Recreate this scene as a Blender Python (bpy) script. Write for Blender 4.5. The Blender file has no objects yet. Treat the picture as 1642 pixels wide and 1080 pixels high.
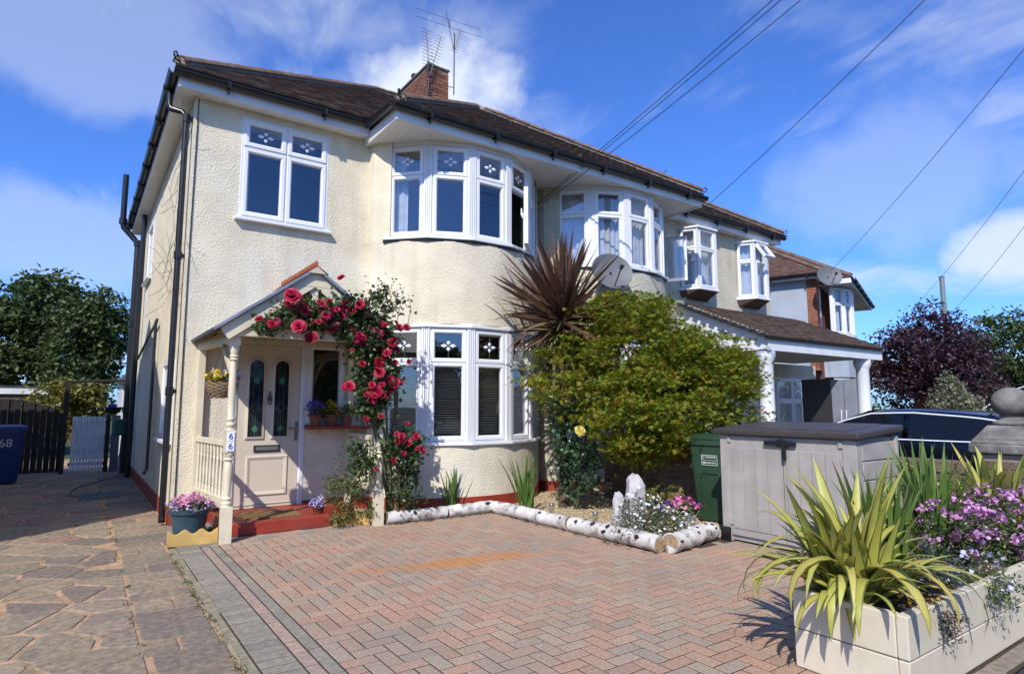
import bpy, math, random
import numpy as np
from mathutils import Vector, Matrix
random.seed(7); RNG = np.random.default_rng(11)
R = math.radians; sin, cos, tan, pi = math.sin, math.cos, math.tan, math.pi
scene = bpy.context.scene
COL = scene.collection

# ------------------------------------------------------------------ camera, sky, sun, exposure
cam_d = bpy.data.cameras.new('camera'); cam = bpy.data.objects.new('camera', cam_d); COL.objects.link(cam)
cam.location = (-0.958, -8.2366, 1.3695)
cam.rotation_euler = (pi/2 + 0.1128, 0, -0.6134)
cam_d.sensor_width = 36; cam_d.lens = 36*983.45/1642; cam_d.clip_start = .05; cam_d.clip_end = 3000
scene.camera = cam
c_ = scene.cycles; c_.max_bounces = 6; c_.diffuse_bounces = 4; c_.glossy_bounces = 3; c_.transmission_bounces = 4; c_.transparent_max_bounces = 10
SUN_AZ, SUN_EL = R(50), R(42)          # light travels towards (+X,+Y)
w = bpy.data.worlds.new('World'); scene.world = w; w.use_nodes = True
nt = w.node_tree; nt.nodes.clear()
def N(t, **k):
    n = nt.nodes.new(t)
    for a, b in k.items(): setattr(n, a, b)
    return n
def L(a, b): nt.links.new(a, b)
sky = N('ShaderNodeTexSky'); sky.sky_type = 'NISHITA'; sky.sun_disc = False
sky.sun_elevation = SUN_EL; sky.sun_rotation = pi + SUN_AZ
sky.air_density = 1.0; sky.dust_density = .6; sky.ozone_density = 1.6; sky.altitude = 100
hs = N('ShaderNodeMix'); hs.data_type = 'RGBA'; hs.blend_type = 'MULTIPLY'; hs.inputs[0].default_value = 1; hs.inputs[7].default_value = (.44, .78, 1.50, 1)
L(sky.outputs[0], hs.inputs[6])
bg1 = N('ShaderNodeBackground'); bg1.inputs[1].default_value = .13; L(hs.outputs[2], bg1.inputs[0])
tc = N('ShaderNodeTexCoord'); sx = N('ShaderNodeSeparateXYZ'); L(tc.outputs['Generated'], sx.inputs[0])
def M(op, a, b=None, c=None, clamp=False):
    n = N('ShaderNodeMath', operation=op); n.use_clamp = clamp
    for i, q in enumerate((a, b, c)):
        if q is None: continue
        if isinstance(q, (int, float)): n.inputs[i].default_value = q
        else: L(q, n.inputs[i])
    return n.outputs[0]
zz = M('ADD', M('MAXIMUM', sx.outputs[2], 0), .22)
cx_ = M('DIVIDE', sx.outputs[0], zz); cy_ = M('DIVIDE', sx.outputs[1], zz)
cmb = N('ShaderNodeCombineXYZ'); L(cx_, cmb.inputs[0]); L(cy_, cmb.inputs[1]); cmb.inputs[2].default_value = 3.7
n1 = N('ShaderNodeTexNoise'); n1.inputs['Scale'].default_value = 1.35; n1.inputs['Detail'].default_value = 7; n1.inputs['Roughness'].default_value = .5; n1.inputs['Distortion'].default_value = .35
L(cmb.outputs[0], n1.inputs['Vector'])
n2 = N('ShaderNodeTexNoise'); n2.inputs['Scale'].default_value = 4.2; n2.inputs['Detail'].default_value = 8; n2.inputs['Roughness'].default_value = .6
L(tc.outputs['Generated'], n2.inputs['Vector'])
wisp = N('ShaderNodeMapRange'); wisp.interpolation_type = 'SMOOTHSTEP'
wisp.inputs[1].default_value = .50; wisp.inputs[2].default_value = .76; wisp.inputs[3].default_value = 0; wisp.inputs[4].default_value = .55
n4 = N('ShaderNodeTexNoise'); n4.inputs['Scale'].default_value = 5.5; n4.inputs['Detail'].default_value = 9; n4.inputs['Roughness'].default_value = .62; n4.inputs['Distortion'].default_value = .8
st = N('ShaderNodeVectorMath', operation='MULTIPLY'); L(cmb.outputs[0], st.inputs[0]); st.inputs[1].default_value = (1.0, .45, 1); L(st.outputs[0], n4.inputs['Vector'])
L(M('ADD', n1.outputs[0], M('MULTIPLY', M('SUBTRACT', n4.outputs[0], .5), .42)), wisp.inputs[0])
# single cumulus clouds that stand in given directions of the real sky: (direction, size, strength)
def cumulus(d, size, stretch, strength):
    d = Vector(d).normalized()
    s = N('ShaderNodeVectorMath', operation='SUBTRACT'); L(tc.outputs['Generated'], s.inputs[0]); s.inputs[1].default_value = d
    m = N('ShaderNodeVectorMath', operation='MULTIPLY'); L(s.outputs[0], m.inputs[0]); m.inputs[1].default_value = (1/stretch, 1/stretch, 1)
    l = N('ShaderNodeVectorMath', operation='LENGTH'); L(m.outputs[0], l.inputs[0])
    q = M('MULTIPLY', l.outputs[1], 1/size)
    q = M('ADD', q, M('MULTIPLY', M('SUBTRACT', n2.outputs[0], .5), 2.2))
    r = N('ShaderNodeMapRange'); r.interpolation_type = 'SMOOTHSTEP'; L(q, r.inputs[0])
    r.inputs[1].default_value = 1.05; r.inputs[2].default_value = .45; r.inputs[3].default_value = 0; r.inputs[4].default_value = strength
    return r.outputs[0]
cl = wisp.outputs[0]
for a in [((.405, .785, .468), .115, 1.2, 1.0), ((.945, .25, .205), .05, 1.6, .8), ((-.05, .97, .22), .08, 2.0, .32), ((.02, .89, .45), .12, 1.5, .30),
          ((.86, .36, .30), .12, 1.8, .26), ((-.7, .6, .4), .12, 2, .6), ((.3, -.8, .5), .12, 2, .8), ((-.5, -.75, .35), .1, 2, .7), ((.8, -.5, .3), .1, 2, .8)]:
    cl = M('MAXIMUM', cl, cumulus(*a))
bg2 = N('ShaderNodeBackground'); bg2.inputs[0].default_value = (.80, .87, 1, 1); bg2.inputs[1].default_value = .92
mx = N('ShaderNodeMixShader'); L(cl, mx.inputs[0]); L(bg1.outputs[0], mx.inputs[1]); L(bg2.outputs[0], mx.inputs[2])
wo = N('ShaderNodeOutputWorld'); L(mx.outputs[0], wo.inputs[0])
sd = bpy.data.lights.new('sun', 'SUN'); sun = bpy.data.objects.new('sun', sd); COL.objects.link(sun)
sd.energy = 4.4; sd.angle = R(.53); sd.color = (1, .955, .88)
sun.rotation_euler = Vector((sin(SUN_AZ)*cos(SUN_EL), cos(SUN_AZ)*cos(SUN_EL), -sin(SUN_EL))).to_track_quat('-Z', 'Y').to_euler()
sun.location = (-20, -20, 25)
vs = scene.view_settings; vs.view_transform = 'Standard'; vs.look = 'None'; vs.exposure = 0.22; vs.gamma = 1; vs.use_curve_mapping = False

# ------------------------------------------------------------------ materials
MATS = {}
def mat(name, col, rough=.6, var=0.0, vscale=8.0, bump=0.0, bscale=40.0, col2=None, metal=0.0, spec=.5, rand=None, rcols=None, coat=0.0,
        trans=0.0, btype='noise', bdist=.01, dirt=None, dscale=1.2, detail=4, streak=None, specks=None):
    """procedural material: colour mottled by noise, optional per-object / per-island random colours, bump relief"""
    if name in MATS: return MATS[name]
    if rough >= .8: spec = min(spec, .18)
    m = bpy.data.materials.new(name); m.use_nodes = True; t = m.node_tree; nd = t.nodes; lk = t.links
    p = nd['Principled BSDF']; out = nd['Material Output']
    p.inputs['Roughness'].default_value = rough; p.inputs['Metallic'].default_value = metal; p.inputs['Specular IOR Level'].default_value = spec
    p.inputs['Coat Weight'].default_value = coat; p.inputs['Coat Roughness'].default_value = .05
    g = nd.new('ShaderNodeNewGeometry')
    cur = None
    c4 = lambda c: (c[0], c[1], c[2], 1)
    if rand:
        ramp = nd.new('ShaderNodeValToRGB'); ramp.color_ramp.interpolation = 'LINEAR'
        el = ramp.color_ramp.elements
        while len(el) < len(rcols): el.new(.5)
        for i, c in enumerate(rcols): el[i].position = i/max(1, len(rcols)-1); el[i].color = c4(c)
        if rand == 'object': oi = nd.new('ShaderNodeObjectInfo'); lk.new(oi.outputs['Random'], ramp.inputs[0])
        else: lk.new(g.outputs['Random Per Island'], ramp.inputs[0])
        cur = ramp.outputs[0]
    def noise(sc, det=4):
        n = nd.new('ShaderNodeTexNoise'); n.inputs['Scale'].default_value = sc; n.inputs['Detail'].default_value = det
        lk.new(g.outputs['Position'], n.inputs['Vector']); return n
    def mix(a, b, fac, mode='MIX'):
        x = nd.new('ShaderNodeMix'); x.data_type = 'RGBA'; x.blend_type = mode
        for s, q in ((0, fac), (6, a), (7, b)):
            if hasattr(q, 'is_linked') or hasattr(q, 'links'): lk.new(q, x.inputs[s])
            elif s == 0: x.inputs[0].default_value = q
            else: x.inputs[s].default_value = c4(q)
        return x.outputs[2]
    base = cur if cur is not None else col
    if var > 0:
        n = noise(vscale, detail); mr = nd.new('ShaderNodeMapRange'); lk.new(n.outputs[0], mr.inputs[0])
        mr.inputs[1].default_value = .3; mr.inputs[2].default_value = .7; mr.inputs[3].default_value = 0; mr.inputs[4].default_value = 1
        if col2 is None:
            x = nd.new('ShaderNodeMapRange'); lk.new(mr.outputs[0], x.inputs[0]); x.inputs[3].default_value = 1-var; x.inputs[4].default_value = 1+var*.6
            cc = nd.new('ShaderNodeCombineXYZ')
            for i in range(3): lk.new(x.outputs[0], cc.inputs[i])
            base = mix(base, cc.outputs[0], 1.0, 'MULTIPLY')
        else:
            f = nd.new('ShaderNodeMath'); f.operation = 'MULTIPLY'; lk.new(mr.outputs[0], f.inputs[0]); f.inputs[1].default_value = var
            base = mix(base, col2, f.outputs[0])
    if dirt:
        n = noise(dscale, 6); mr = nd.new('ShaderNodeMapRange'); lk.new(n.outputs[0], mr.inputs[0])
        mr.inputs[1].default_value = .5; mr.inputs[2].default_value = .72; mr.inputs[3].default_value = 0; mr.inputs[4].default_value = dirt[1]
        base = mix(base, dirt[0], mr.outputs[0])
    if streak:
        mp = nd.new('ShaderNodeMapping'); mp.inputs['Scale'].default_value = (7, 7, .45); lk.new(g.outputs['Position'], mp.inputs[0]); n = noise(1.0, 5); lk.new(mp.outputs[0], n.inputs['Vector'])
        n5 = noise(.7, 3); a = nd.new('ShaderNodeMath'); a.operation = 'MULTIPLY'; lk.new(n.outputs[0], a.inputs[0]); lk.new(n5.outputs[0], a.inputs[1])
        mr = nd.new('ShaderNodeMapRange'); lk.new(a.outputs[0], mr.inputs[0]); mr.inputs[1].default_value = .27; mr.inputs[2].default_value = .42; mr.inputs[3].default_value = 0; mr.inputs[4].default_value = streak[1]; base = mix(base, streak[0], mr.outputs[0])
    if specks:
        n = nd.new('ShaderNodeTexVoronoi'); n.inputs['Scale'].default_value = specks[2]; lk.new(g.outputs['Position'], n.inputs['Vector']); mr = nd.new('ShaderNodeMapRange'); lk.new(n.outputs[0], mr.inputs[0])
        mr.inputs[1].default_value = specks[3]; mr.inputs[2].default_value = specks[3]*.6; mr.inputs[3].default_value = 0; mr.inputs[4].default_value = specks[1]; base = mix(base, specks[0], mr.outputs[0])
    if hasattr(base, 'links'): lk.new(base, p.inputs['Base Color'])
    else: p.inputs['Base Color'].default_value = c4(base)
    if bump > 0:
        if btype == 'noise': n = noise(bscale, 3); h = n.outputs[0]
        else:
            n = nd.new('ShaderNodeTexVoronoi'); n.inputs['Scale'].default_value = bscale; lk.new(g.outputs['Position'], n.inputs['Vector'])
            n.feature = 'SMOOTH_F1'; n.inputs['Smoothness'].default_value = .35
            n3 = noise(bscale*.35, 3); a = nd.new('ShaderNodeMath'); a.operation = 'MULTIPLY_ADD'
            lk.new(n.outputs[0], a.inputs[0]); a.inputs[1].default_value = -1.0; lk.new(n3.outputs[0], a.inputs[2]); h = a.outputs[0]
        b = nd.new('ShaderNodeBump'); b.inputs['Strength'].default_value = bump; b.inputs['Distance'].default_value = bdist
        lk.new(h, b.inputs['Height']); lk.new(b.outputs[0], p.inputs['Normal'])
    if trans > 0:
        tr = nd.new('ShaderNodeBsdfTranslucent'); ms = nd.new('ShaderNodeMixShader'); ms.inputs[0].default_value = trans
        if hasattr(base, 'links'): lk.new(base, tr.inputs[0])
        else: tr.inputs[0].default_value = c4(base)
        lk.new(p.outputs[0], ms.inputs[1]); lk.new(tr.outputs[0], ms.inputs[2]); lk.new(ms.outputs[0], out.inputs[0])
    MATS[name] = m; return m
def glass_mat(name, tint=(.92, .94, .96), ior=2.0, rough=0.0):
    if name in MATS: return MATS[name]
    m = bpy.data.materials.new(name); m.use_nodes = True; t = m.node_tree; nd = t.nodes; lk = t.links; nd.clear()
    tr = nd.new('ShaderNodeBsdfTransparent'); tr.inputs[0].default_value = (*tint, 1)
    gl = nd.new('ShaderNodeBsdfGlossy'); gl.inputs['Roughness'].default_value = rough
    lw = nd.new('ShaderNodeLayerWeight'); lw.inputs[0].default_value = .5; pw = nd.new('ShaderNodeMath'); pw.operation = 'POWER'; lk.new(lw.outputs['Facing'], pw.inputs[0]); pw.inputs[1].default_value = 4.5; fr = nd.new('ShaderNodeMath'); fr.operation = 'MULTIPLY_ADD'; lk.new(pw.outputs[0], fr.inputs[0]); fr.inputs[1].default_value = .85; fr.inputs[2].default_value = ((ior-1)/(ior+1))**2
    g = nd.new('ShaderNodeNewGeometry'); n = nd.new('ShaderNodeTexNoise'); n.inputs['Scale'].default_value = 1.3; lk.new(g.outputs['Position'], n.inputs['Vector'])
    b = nd.new('ShaderNodeBump'); b.inputs['Strength'].default_value = .05; b.inputs['Distance'].default_value = .05; lk.new(n.outputs[0], b.inputs['Height']); lk.new(b.outputs[0], gl.inputs['Normal'])
    ms = nd.new('ShaderNodeMixShader'); o = nd.new('ShaderNodeOutputMaterial')
    lk.new(fr.outputs[0], ms.inputs[0]); lk.new(tr.outputs[0], ms.inputs[1]); lk.new(gl.outputs[0], ms.inputs[2]); lk.new(ms.outputs[0], o.inputs[0])
    MATS[name] = m; return m

CREAM = mat('cream_roughcast', (.76, .675, .495), .9, var=.14, vscale=2.6, bump=.75, bscale=92, btype='voronoi', bdist=.010, dirt=((.73, .70, .62), .7), dscale=.8, streak=((.48, .42, .29), .30))
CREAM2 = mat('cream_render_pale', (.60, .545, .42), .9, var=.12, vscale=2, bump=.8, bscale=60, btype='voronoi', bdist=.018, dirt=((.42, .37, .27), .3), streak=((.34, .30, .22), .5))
GREYR = mat('grey_blue_render', (.36, .40, .46), .9, var=.1, vscale=2, bump=.5, bscale=30, btype='voronoi')
UPVC = mat('white_upvc', (.74, .74, .74), .28, var=.05, vscale=1.5, spec=.4)
SOFF = mat('white_soffit_board', (.74, .72, .68), .5, var=.1, vscale=1.5)
FASC = mat('white_fascia', (.72, .71, .69), .4, var=.1, vscale=2.5)
BLACK = mat('black_pvc', (.012, .012, .013), .3, var=.2, vscale=6)
GLASS = glass_mat('window_glass')
MOTIF = mat('bevelled_glass_motif', (.75, .82, .9), .12, spec=.8)
LEAD = mat('lead_strip', (.10, .10, .105), .5)
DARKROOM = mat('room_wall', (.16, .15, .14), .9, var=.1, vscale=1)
CURT = mat('net_curtain', (.85, .86, .88), .9, var=.15, vscale=7, trans=.3)
BLIND = mat('blind_slat', (.42, .41, .40), .45)
REDP = mat('red_oxide_paint', (.30, .035, .018), .5, var=.2, vscale=5, bump=.15, bscale=60, dirt=((.2, .06, .04), .5), dscale=3)
PORCHP = mat('porch_cream_paint', (.68, .60, .42), .45, var=.12, vscale=4, bump=.1, bscale=50)
TILE = mat('roof_tile', (.1, .07, .05), .9, rand='island', rcols=[(.075, .05, .038), (.12, .076, .055), (.095, .068, .053), (.145, .09, .064), (.066, .053, .046)], var=.35, vscale=9, bump=.4, bscale=120, dirt=((.20, .17, .13), .45), dscale=5)
TILE3 = mat('roof_tile_red', (.2, .1, .06), .9, rand='island', rcols=[(.085, .052, .04), (.14, .082, .06), (.11, .067, .05), (.16, .09, .063)], var=.3, vscale=9, bump=.4, bscale=120)
RIDGE = mat('ridge_tile', (.19, .115, .085), .9, rand='object', rcols=[(.13, .08, .06), (.21, .135, .10), (.17, .11, .085)], var=.3, vscale=12, bump=.4, bscale=60)
MORTAR = mat('lime_mortar', (.30, .25, .20), .95, var=.25, vscale=12, bump=.3, bscale=70)
BRICK = mat('chimney_brick', (.2, .1, .07), .9, rand='island', rcols=[(.13, .055, .035), (.24, .10, .06), (.19, .09, .06), (.30, .14, .085), (.10, .055, .045)], var=.3, vscale=25, bump=.4, bscale=90)
ROOFBED = mat('roof_underlay', (.05, .04, .035), .95)

# ------------------------------------------------------------------ mesh helpers
class MB:
    def __init__(s): s.v = []; s.f = []; s.m = []; s.mi = 0
    def add(s, vs, fs):
        o = len(s.v); s.v.extend([tuple(map(float, q)) for q in vs])
        for f in fs: s.f.append(tuple(i+o for i in f)); s.m.append(s.mi)
        return s
    def box(s, x0, x1, y0, y1, z0, z1):
        return s.add([(x0,y0,z0),(x1,y0,z0),(x1,y1,z0),(x0,y1,z0),(x0,y0,z1),(x1,y0,z1),(x1,y1,z1),(x0,y1,z1)],
                     [(0,3,2,1),(4,5,6,7),(0,1,5,4),(1,2,6,5),(2,3,7,6),(3,0,4,7)])
    def obox(s, c, a, b, d):     # centre and three half-axis vectors
        c, a, b, d = map(Vector, (c, a, b, d)); q = [c+i*a+j*b+k*d for k in (-1,1) for i, j in ((-1,-1),(1,-1),(1,1),(-1,1))]
        return s.add(q, [(0,3,2,1),(4,5,6,7),(0,1,5,4),(1,2,6,5),(2,3,7,6),(3,0,4,7)])
    def bar(s, p, q, wd, th, up=(0,0,1)):   # rectangular bar from p to q
        p, q = Vector(p), Vector(q); d = q-p; u = Vector(up); x = d.cross(u)
        if x.length < 1e-6: x = d.cross(Vector((0,1,0)))
        x.normalize(); y = x.cross(d).normalized()
        return s.obox((p+q)/2, d/2, x*(wd/2), y*(th/2))
    def prism(s, a, b):          # two matching polygons (3D) joined
        n = len(a); s.add(list(a)+list(b), [tuple(range(n-1,-1,-1)), tuple(range(n,2*n))]+[(i,(i+1)%n,n+(i+1)%n,n+i) for i in range(n)]); return s
    def ext(s, poly, vec): v = Vector(vec); a = [Vector(p) for p in poly]; return s.prism(a, [p+v for p in a])
    def tube(s, pts, r, n=8, cap=True):
        pts = [Vector(p) for p in pts]; rs = r if isinstance(r, (list, tuple)) else [r]*len(pts); base = len(s.v); vs = []; prev = None
        for i, p in enumerate(pts):
            d = (pts[min(i+1, len(pts)-1)]-pts[max(i-1, 0)]); d.normalize()
            if prev is None: x = d.orthogonal().normalized()
            else:
                x = prev - d*prev.dot(d)
                x = x.normalized() if x.length > 1e-6 else d.orthogonal().normalized()
            prev = x; y = d.cross(x)
            vs += [p + x*(rs[i]*cos(2*pi*k/n)) + y*(rs[i]*sin(2*pi*k/n)) for k in range(n)]
        fs = [(i*n+k, i*n+(k+1)%n, (i+1)*n+(k+1)%n, (i+1)*n+k) for i in range(len(pts)-1) for k in range(n)]
        if cap: fs += [tuple(range(n-1,-1,-1)), tuple((len(pts)-1)*n+k for k in range(n))]
        return s.add(vs, fs)
    def lathe(s, prof, c=(0,0,0), n=20, cap=True):
        vs = [(c[0]+r*cos(2*pi*k/n), c[1]+r*sin(2*pi*k/n), c[2]+z) for r, z in prof for k in range(n)]
        fs = [(i*n+k, i*n+(k+1)%n, (i+1)*n+(k+1)%n, (i+1)*n+k) for i in range(len(prof)-1) for k in range(n)]
        if cap: fs += [tuple(range(n-1,-1,-1)), tuple((len(prof)-1)*n+k for k in range(n))]
        return s.add(vs, fs)
    def ell(s, c, r, nu=12, nv=8):
        prof = [(max(1e-4, sin(pi*i/nv)), -cos(pi*i/nv)) for i in range(nv+1)]
        vs = [(c[0]+r[0]*q*cos(2*pi*k/nu), c[1]+r[1]*q*sin(2*pi*k/nu), c[2]+r[2]*z) for q, z in prof for k in range(nu)]
        return s.add(vs, [(i*nu+k, i*nu+(k+1)%nu, (i+1)*nu+(k+1)%nu, (i+1)*nu+k) for i in range(nv) for k in range(nu)])
    def rock(s, c, r, seed=0, jit=.25, nu=9, nv=6):
        rr = random.Random(seed); k = len(s.v); s.ell((0,0,0), (1,1,1), nu, nv)
        for i in range(k, len(s.v)):
            v = Vector(s.v[i]); f = 1+jit*(rr.random()-.5)*2 if 0 < v.z*v.z < .98 else 1
            s.v[i] = (c[0]+v.x*r[0]*f, c[1]+v.y*r[1]*f, c[2]+v.z*r[2]*f)
        return s
    def mesh(s, name, o=(0,0,0), smooth=None):
        me = bpy.data.meshes.new(name); ox, oy, oz = o
        me.from_pydata([(x-ox, y-oy, z-oz) for x, y, z in s.v], [], s.f)
        if smooth is not None:
            me.polygons.foreach_set('use_smooth', [True]*len(me.polygons)); me.update()
            if smooth < 179: me.set_sharp_from_angle(angle=R(smooth))
        return me
    def build(s, name, m, parent=None, smooth=None, bevel=0, origin=None, kind=None, label=None):
        if parent is not None: o = parent['_o']
        elif origin is not None: o = origin
        else:
            a = np.array(s.v); o = ((a[:,0].min()+a[:,0].max())/2, (a[:,1].min()+a[:,1].max())/2, a[:,2].min())
        o = tuple(float(q) for q in o)
        me = s.mesh(name, o, smooth)
        ms = m if isinstance(m, (list, tuple)) else [m]
        for q in ms: me.materials.append(q)
        if len(ms) > 1: me.polygons.foreach_set('material_index', s.m)
        ob = bpy.data.objects.new(name, me); COL.objects.link(ob); ob['_o'] = o
        if parent is not None: ob.parent = parent
        else: ob.location = o
        if bevel: b = ob.modifiers.new('bevel', 'BEVEL'); b.width = bevel; b.segments = 2; b.limit_method = 'ANGLE'; b.angle_limit = R(40)
        if kind: ob['kind'] = kind
        if label: ob['label'] = label
        return ob
def tag(o, label, cat, group=None, kind=None):
    if label: o['label'] = label
    if cat: o['category'] = cat
    if group: o['group'] = group
    if kind: o['kind'] = kind
    return o
def thing(name, label, cat, loc, group=None):
    o = bpy.data.objects.new(name, None); o.empty_display_size = .1; COL.objects.link(o); o.location = loc; o['_o'] = tuple(map(float, loc))
    return tag(o, label, cat, group)
def structure(o): o['kind'] = 'structure'; return o
def inst(name, me, parent, loc, rot=(0,0,0), sc=1.0):      # child that shares mesh data; loc in world coordinates
    ob = bpy.data.objects.new(name, me); COL.objects.link(ob); o = parent['_o']; ob.parent = parent
    ob.location = (loc[0]-o[0], loc[1]-o[1], loc[2]-o[2]); ob.rotation_euler = rot
    ob.scale = (sc, sc, sc) if isinstance(sc, (int, float)) else sc
    ob['_o'] = tuple(map(float, loc)); return ob
def np_mesh(name, V, F, m, parent=None, origin=(0,0,0), kind=None, smooth=False):
    """mesh from numpy arrays, all faces with the same vertex count"""
    o = parent['_o'] if parent is not None else origin
    me = bpy.data.meshes.new(name); V = np.asarray(V, np.float32)-np.array(o, np.float32); F = np.asarray(F, np.int32); k = F.shape[1]
    me.vertices.add(len(V)); me.vertices.foreach_set('co', V.ravel())
    me.loops.add(F.size); me.loops.foreach_set('vertex_index', F.ravel())
    me.polygons.add(len(F)); me.polygons.foreach_set('loop_start', np.arange(0, F.size, k, dtype=np.int32)); me.polygons.foreach_set('loop_total', np.full(len(F), k, np.int32))
    if smooth: me.polygons.foreach_set('use_smooth', np.ones(len(F), bool))
    me.update(calc_edges=True); me.validate()
    for q in (m if isinstance(m, (list, tuple)) else [m]): me.materials.append(q)
    ob = bpy.data.objects.new(name, me); COL.objects.link(ob); ob['_o'] = tuple(map(float, o))
    if parent is not None: ob.parent = parent
    else: ob.location = o
    if kind: ob['kind'] = kind
    return ob
def text_obj(name, txt, size, loc, xdir, ydir, m, parent, ext=.002):
    c = bpy.data.curves.new(name, 'FONT'); c.body = txt; c.size = size; c.extrude = ext; c.align_x = 'CENTER'; c.align_y = 'CENTER'
    t = bpy.data.objects.new('tmp', c); COL.objects.link(t); dg = bpy.context.evaluated_depsgraph_get(); dg.update()
    me = bpy.data.meshes.new_from_object(t.evaluated_get(dg)); COL.objects.unlink(t); bpy.data.objects.remove(t)
    x, y = Vector(xdir).normalized(), Vector(ydir).normalized(); z = x.cross(y); mt = Matrix((x, y, z)).transposed().to_4x4()
    me.transform(mt); me.materials.clear(); me.materials.append(m); me.name = name
    return inst(name, me, parent, loc)

# ------------------------------------------------------------------ ground, drive, path, pavement
SOIL = mat('earth', (.10, .085, .06), .95, var=.3, vscale=3, bump=.4, bscale=20)
ASPH = mat('asphalt', (.055, .055, .058), .92, var=.3, vscale=30, bump=.5, bscale=160, bdist=.006, dirt=((.16, .15, .13), .5), dscale=9)
CONC = mat('concrete', (.27, .255, .225), .95, var=.25, vscale=6, bump=.35, bscale=80, dirt=((.15, .14, .12), .6), dscale=3)
SAND = mat('jointing_sand', (.065, .05, .036), .95, var=.3, vscale=20, bump=.3, bscale=100, dirt=((.06, .08, .03), .5), dscale=4)
JOINT = mat('orange_mortar', (.46, .29, .17), .95, var=.35, vscale=14, bump=.6, bscale=60, dirt=((.09, .10, .045), .85), dscale=2.6)
def sheet(name, poly, z, m):
    mb = MB(); mb.add([(x, y, z) for x, y in poly], [tuple(range(len(poly)))]); return structure(mb.build(name, m, origin=(0,0,0)))
sheet('ground', [(-400,-400),(400,-400),(400,400),(-400,400)], -.07, mat('rough_grass', (.055, .075, .03), .95, var=.4, vscale=2, bump=.5, bscale=15))
sheet('road', [(-60,-16),(80,-16),(80,-10.4),(-60,-10.4)], -.066, ASPH)
sheet('pavement', [(-60,-10.3),(80,-10.3),(80,-6.98),(2.1,-6.98),(-60,-6.98)], -.022, ASPH)
kb = MB()
for i in range(40): kb.box(-12+.915*i, -12+.915*i+.905, -10.42, -10.3, -.12, -.01)
structure(kb.build('kerb', CONC))
sheet('neighbour_drive', [(5.98,-6.98),(30,-6.98),(30,0),(5.98,0)], -.012, CONC)
path = sheet('crazy_paving_path', [(-3.2,-6.98),(-.15,-6.98),(-.15,-1.3),(-.0,-1.3),(-.0,0),(-.0,12),(-3.2,12)], -.006, JOINT)
drive = sheet('driveway', [(-.15,-6.98),(5.9,-6.98),(5.9,-.0),(-.15,-.0)], -.0022, SAND)
cs = MB()                       # strip of worn concrete between path and block paving
yy = -6.9
while yy < -1.35:
    l = random.uniform(.5, 1.1); y1 = min(yy+l, -1.33); j = lambda: random.uniform(-.008, .008)
    cs.prism([(-.158+j(),yy,-.013),(-.082+j(),yy,-.013),(-.082+j(),y1,-.013),(-.158+j(),y1,-.013)], [(-.148+j(),yy+.003,.004),(-.092+j(),yy+.003,.003),(-.092+j(),y1-.003,.003),(-.148+j(),y1-.003,.004)]); yy = y1
cs.build('concrete_strip', mat('worn_concrete', (.30, .26, .17), .95, var=.35, vscale=16, bump=.6, bscale=70, dirt=((.2, .18, .1), .6), dscale=7), drive)

# block paving: herringbone of 200 x 100 blocks, a soldier course and two stretcher rows along the left edge
PCOL = [(.36, .275, .195), (.45, .265, .175), (.39, .275, .19), (.47, .28, .185), (.33, .265, .195), (.45, .305, .21), (.37, .295, .21), (.42, .25, .165), (.34, .235, .165)]
def pave_mat(name, mode, cols):
    m = mat(name, (.3, .18, .14), .88, rand=mode, rcols=cols, var=.30, vscale=55, bump=.5, bscale=260, bdist=.003, dirt=((.27, .225, .18), .6), dscale=.8, specks=((.62, .56, .48), .6, 16, .10))
    t = m.node_tree; nd = t.nodes; p = nd['Principled BSDF']; src = p.inputs['Base Color'].links[0].from_socket      # rust stain with a shape of its own
    g = nd.new('ShaderNodeNewGeometry'); mp = nd.new('ShaderNodeMapping'); mp.vector_type = 'TEXTURE'; mp.inputs['Location'].default_value = (1.95, -3.35, 0); mp.inputs['Rotation'].default_value = (0, 0, R(-8)); mp.inputs['Scale'].default_value = (1.15, .26, 1)
    t.links.new(g.outputs['Position'], mp.inputs[0]); ln = nd.new('ShaderNodeVectorMath'); ln.operation = 'LENGTH'; t.links.new(mp.outputs[0], ln.inputs[0])
    nz = nd.new('ShaderNodeTexNoise'); nz.inputs['Scale'].default_value = 4; nz.inputs['Detail'].default_value = 6; t.links.new(g.outputs['Position'], nz.inputs['Vector'])
    a = nd.new('ShaderNodeMath'); a.operation = 'MULTIPLY_ADD'; t.links.new(nz.outputs[0], a.inputs[0]); a.inputs[1].default_value = 1.6; t.links.new(ln.outputs['Value'], a.inputs[2])
    mr = nd.new('ShaderNodeMapRange'); t.links.new(a.outputs[0], mr.inputs[0]); mr.inputs[1].default_value = 1.75; mr.inputs[2].default_value = .95; mr.inputs[3].default_value = 0; mr.inputs[4].default_value = .8
    x = nd.new('ShaderNodeMix'); x.data_type = 'RGBA'; t.links.new(mr.outputs[0], x.inputs[0]); t.links.new(src, x.inputs[6]); x.inputs[7].default_value = (.50, .21, .055, 1); t.links.new(x.outputs[2], p.inputs['Base Color'])
    return m
PAVE_O = pave_mat('block_paving_single', 'object', PCOL); PAVE_I = pave_mat('block_paving_far', 'island', PCOL)
GREYB = mat('grey_block', (.2, .18, .16), .88, rand='object', rcols=[(.22, .20, .155), (.29, .255, .195), (.25, .22, .17), (.32, .275, .205)], var=.25, vscale=26, bump=.35, bscale=180, bdist=.004)
REDB = mat('red_block', (.3, .16, .12), .88, rand='object', rcols=[(.40, .27, .20), (.34, .26, .205), (.44, .29, .21)], var=.25, vscale=26, bump=.35, bscale=180, bdist=.004)
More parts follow.
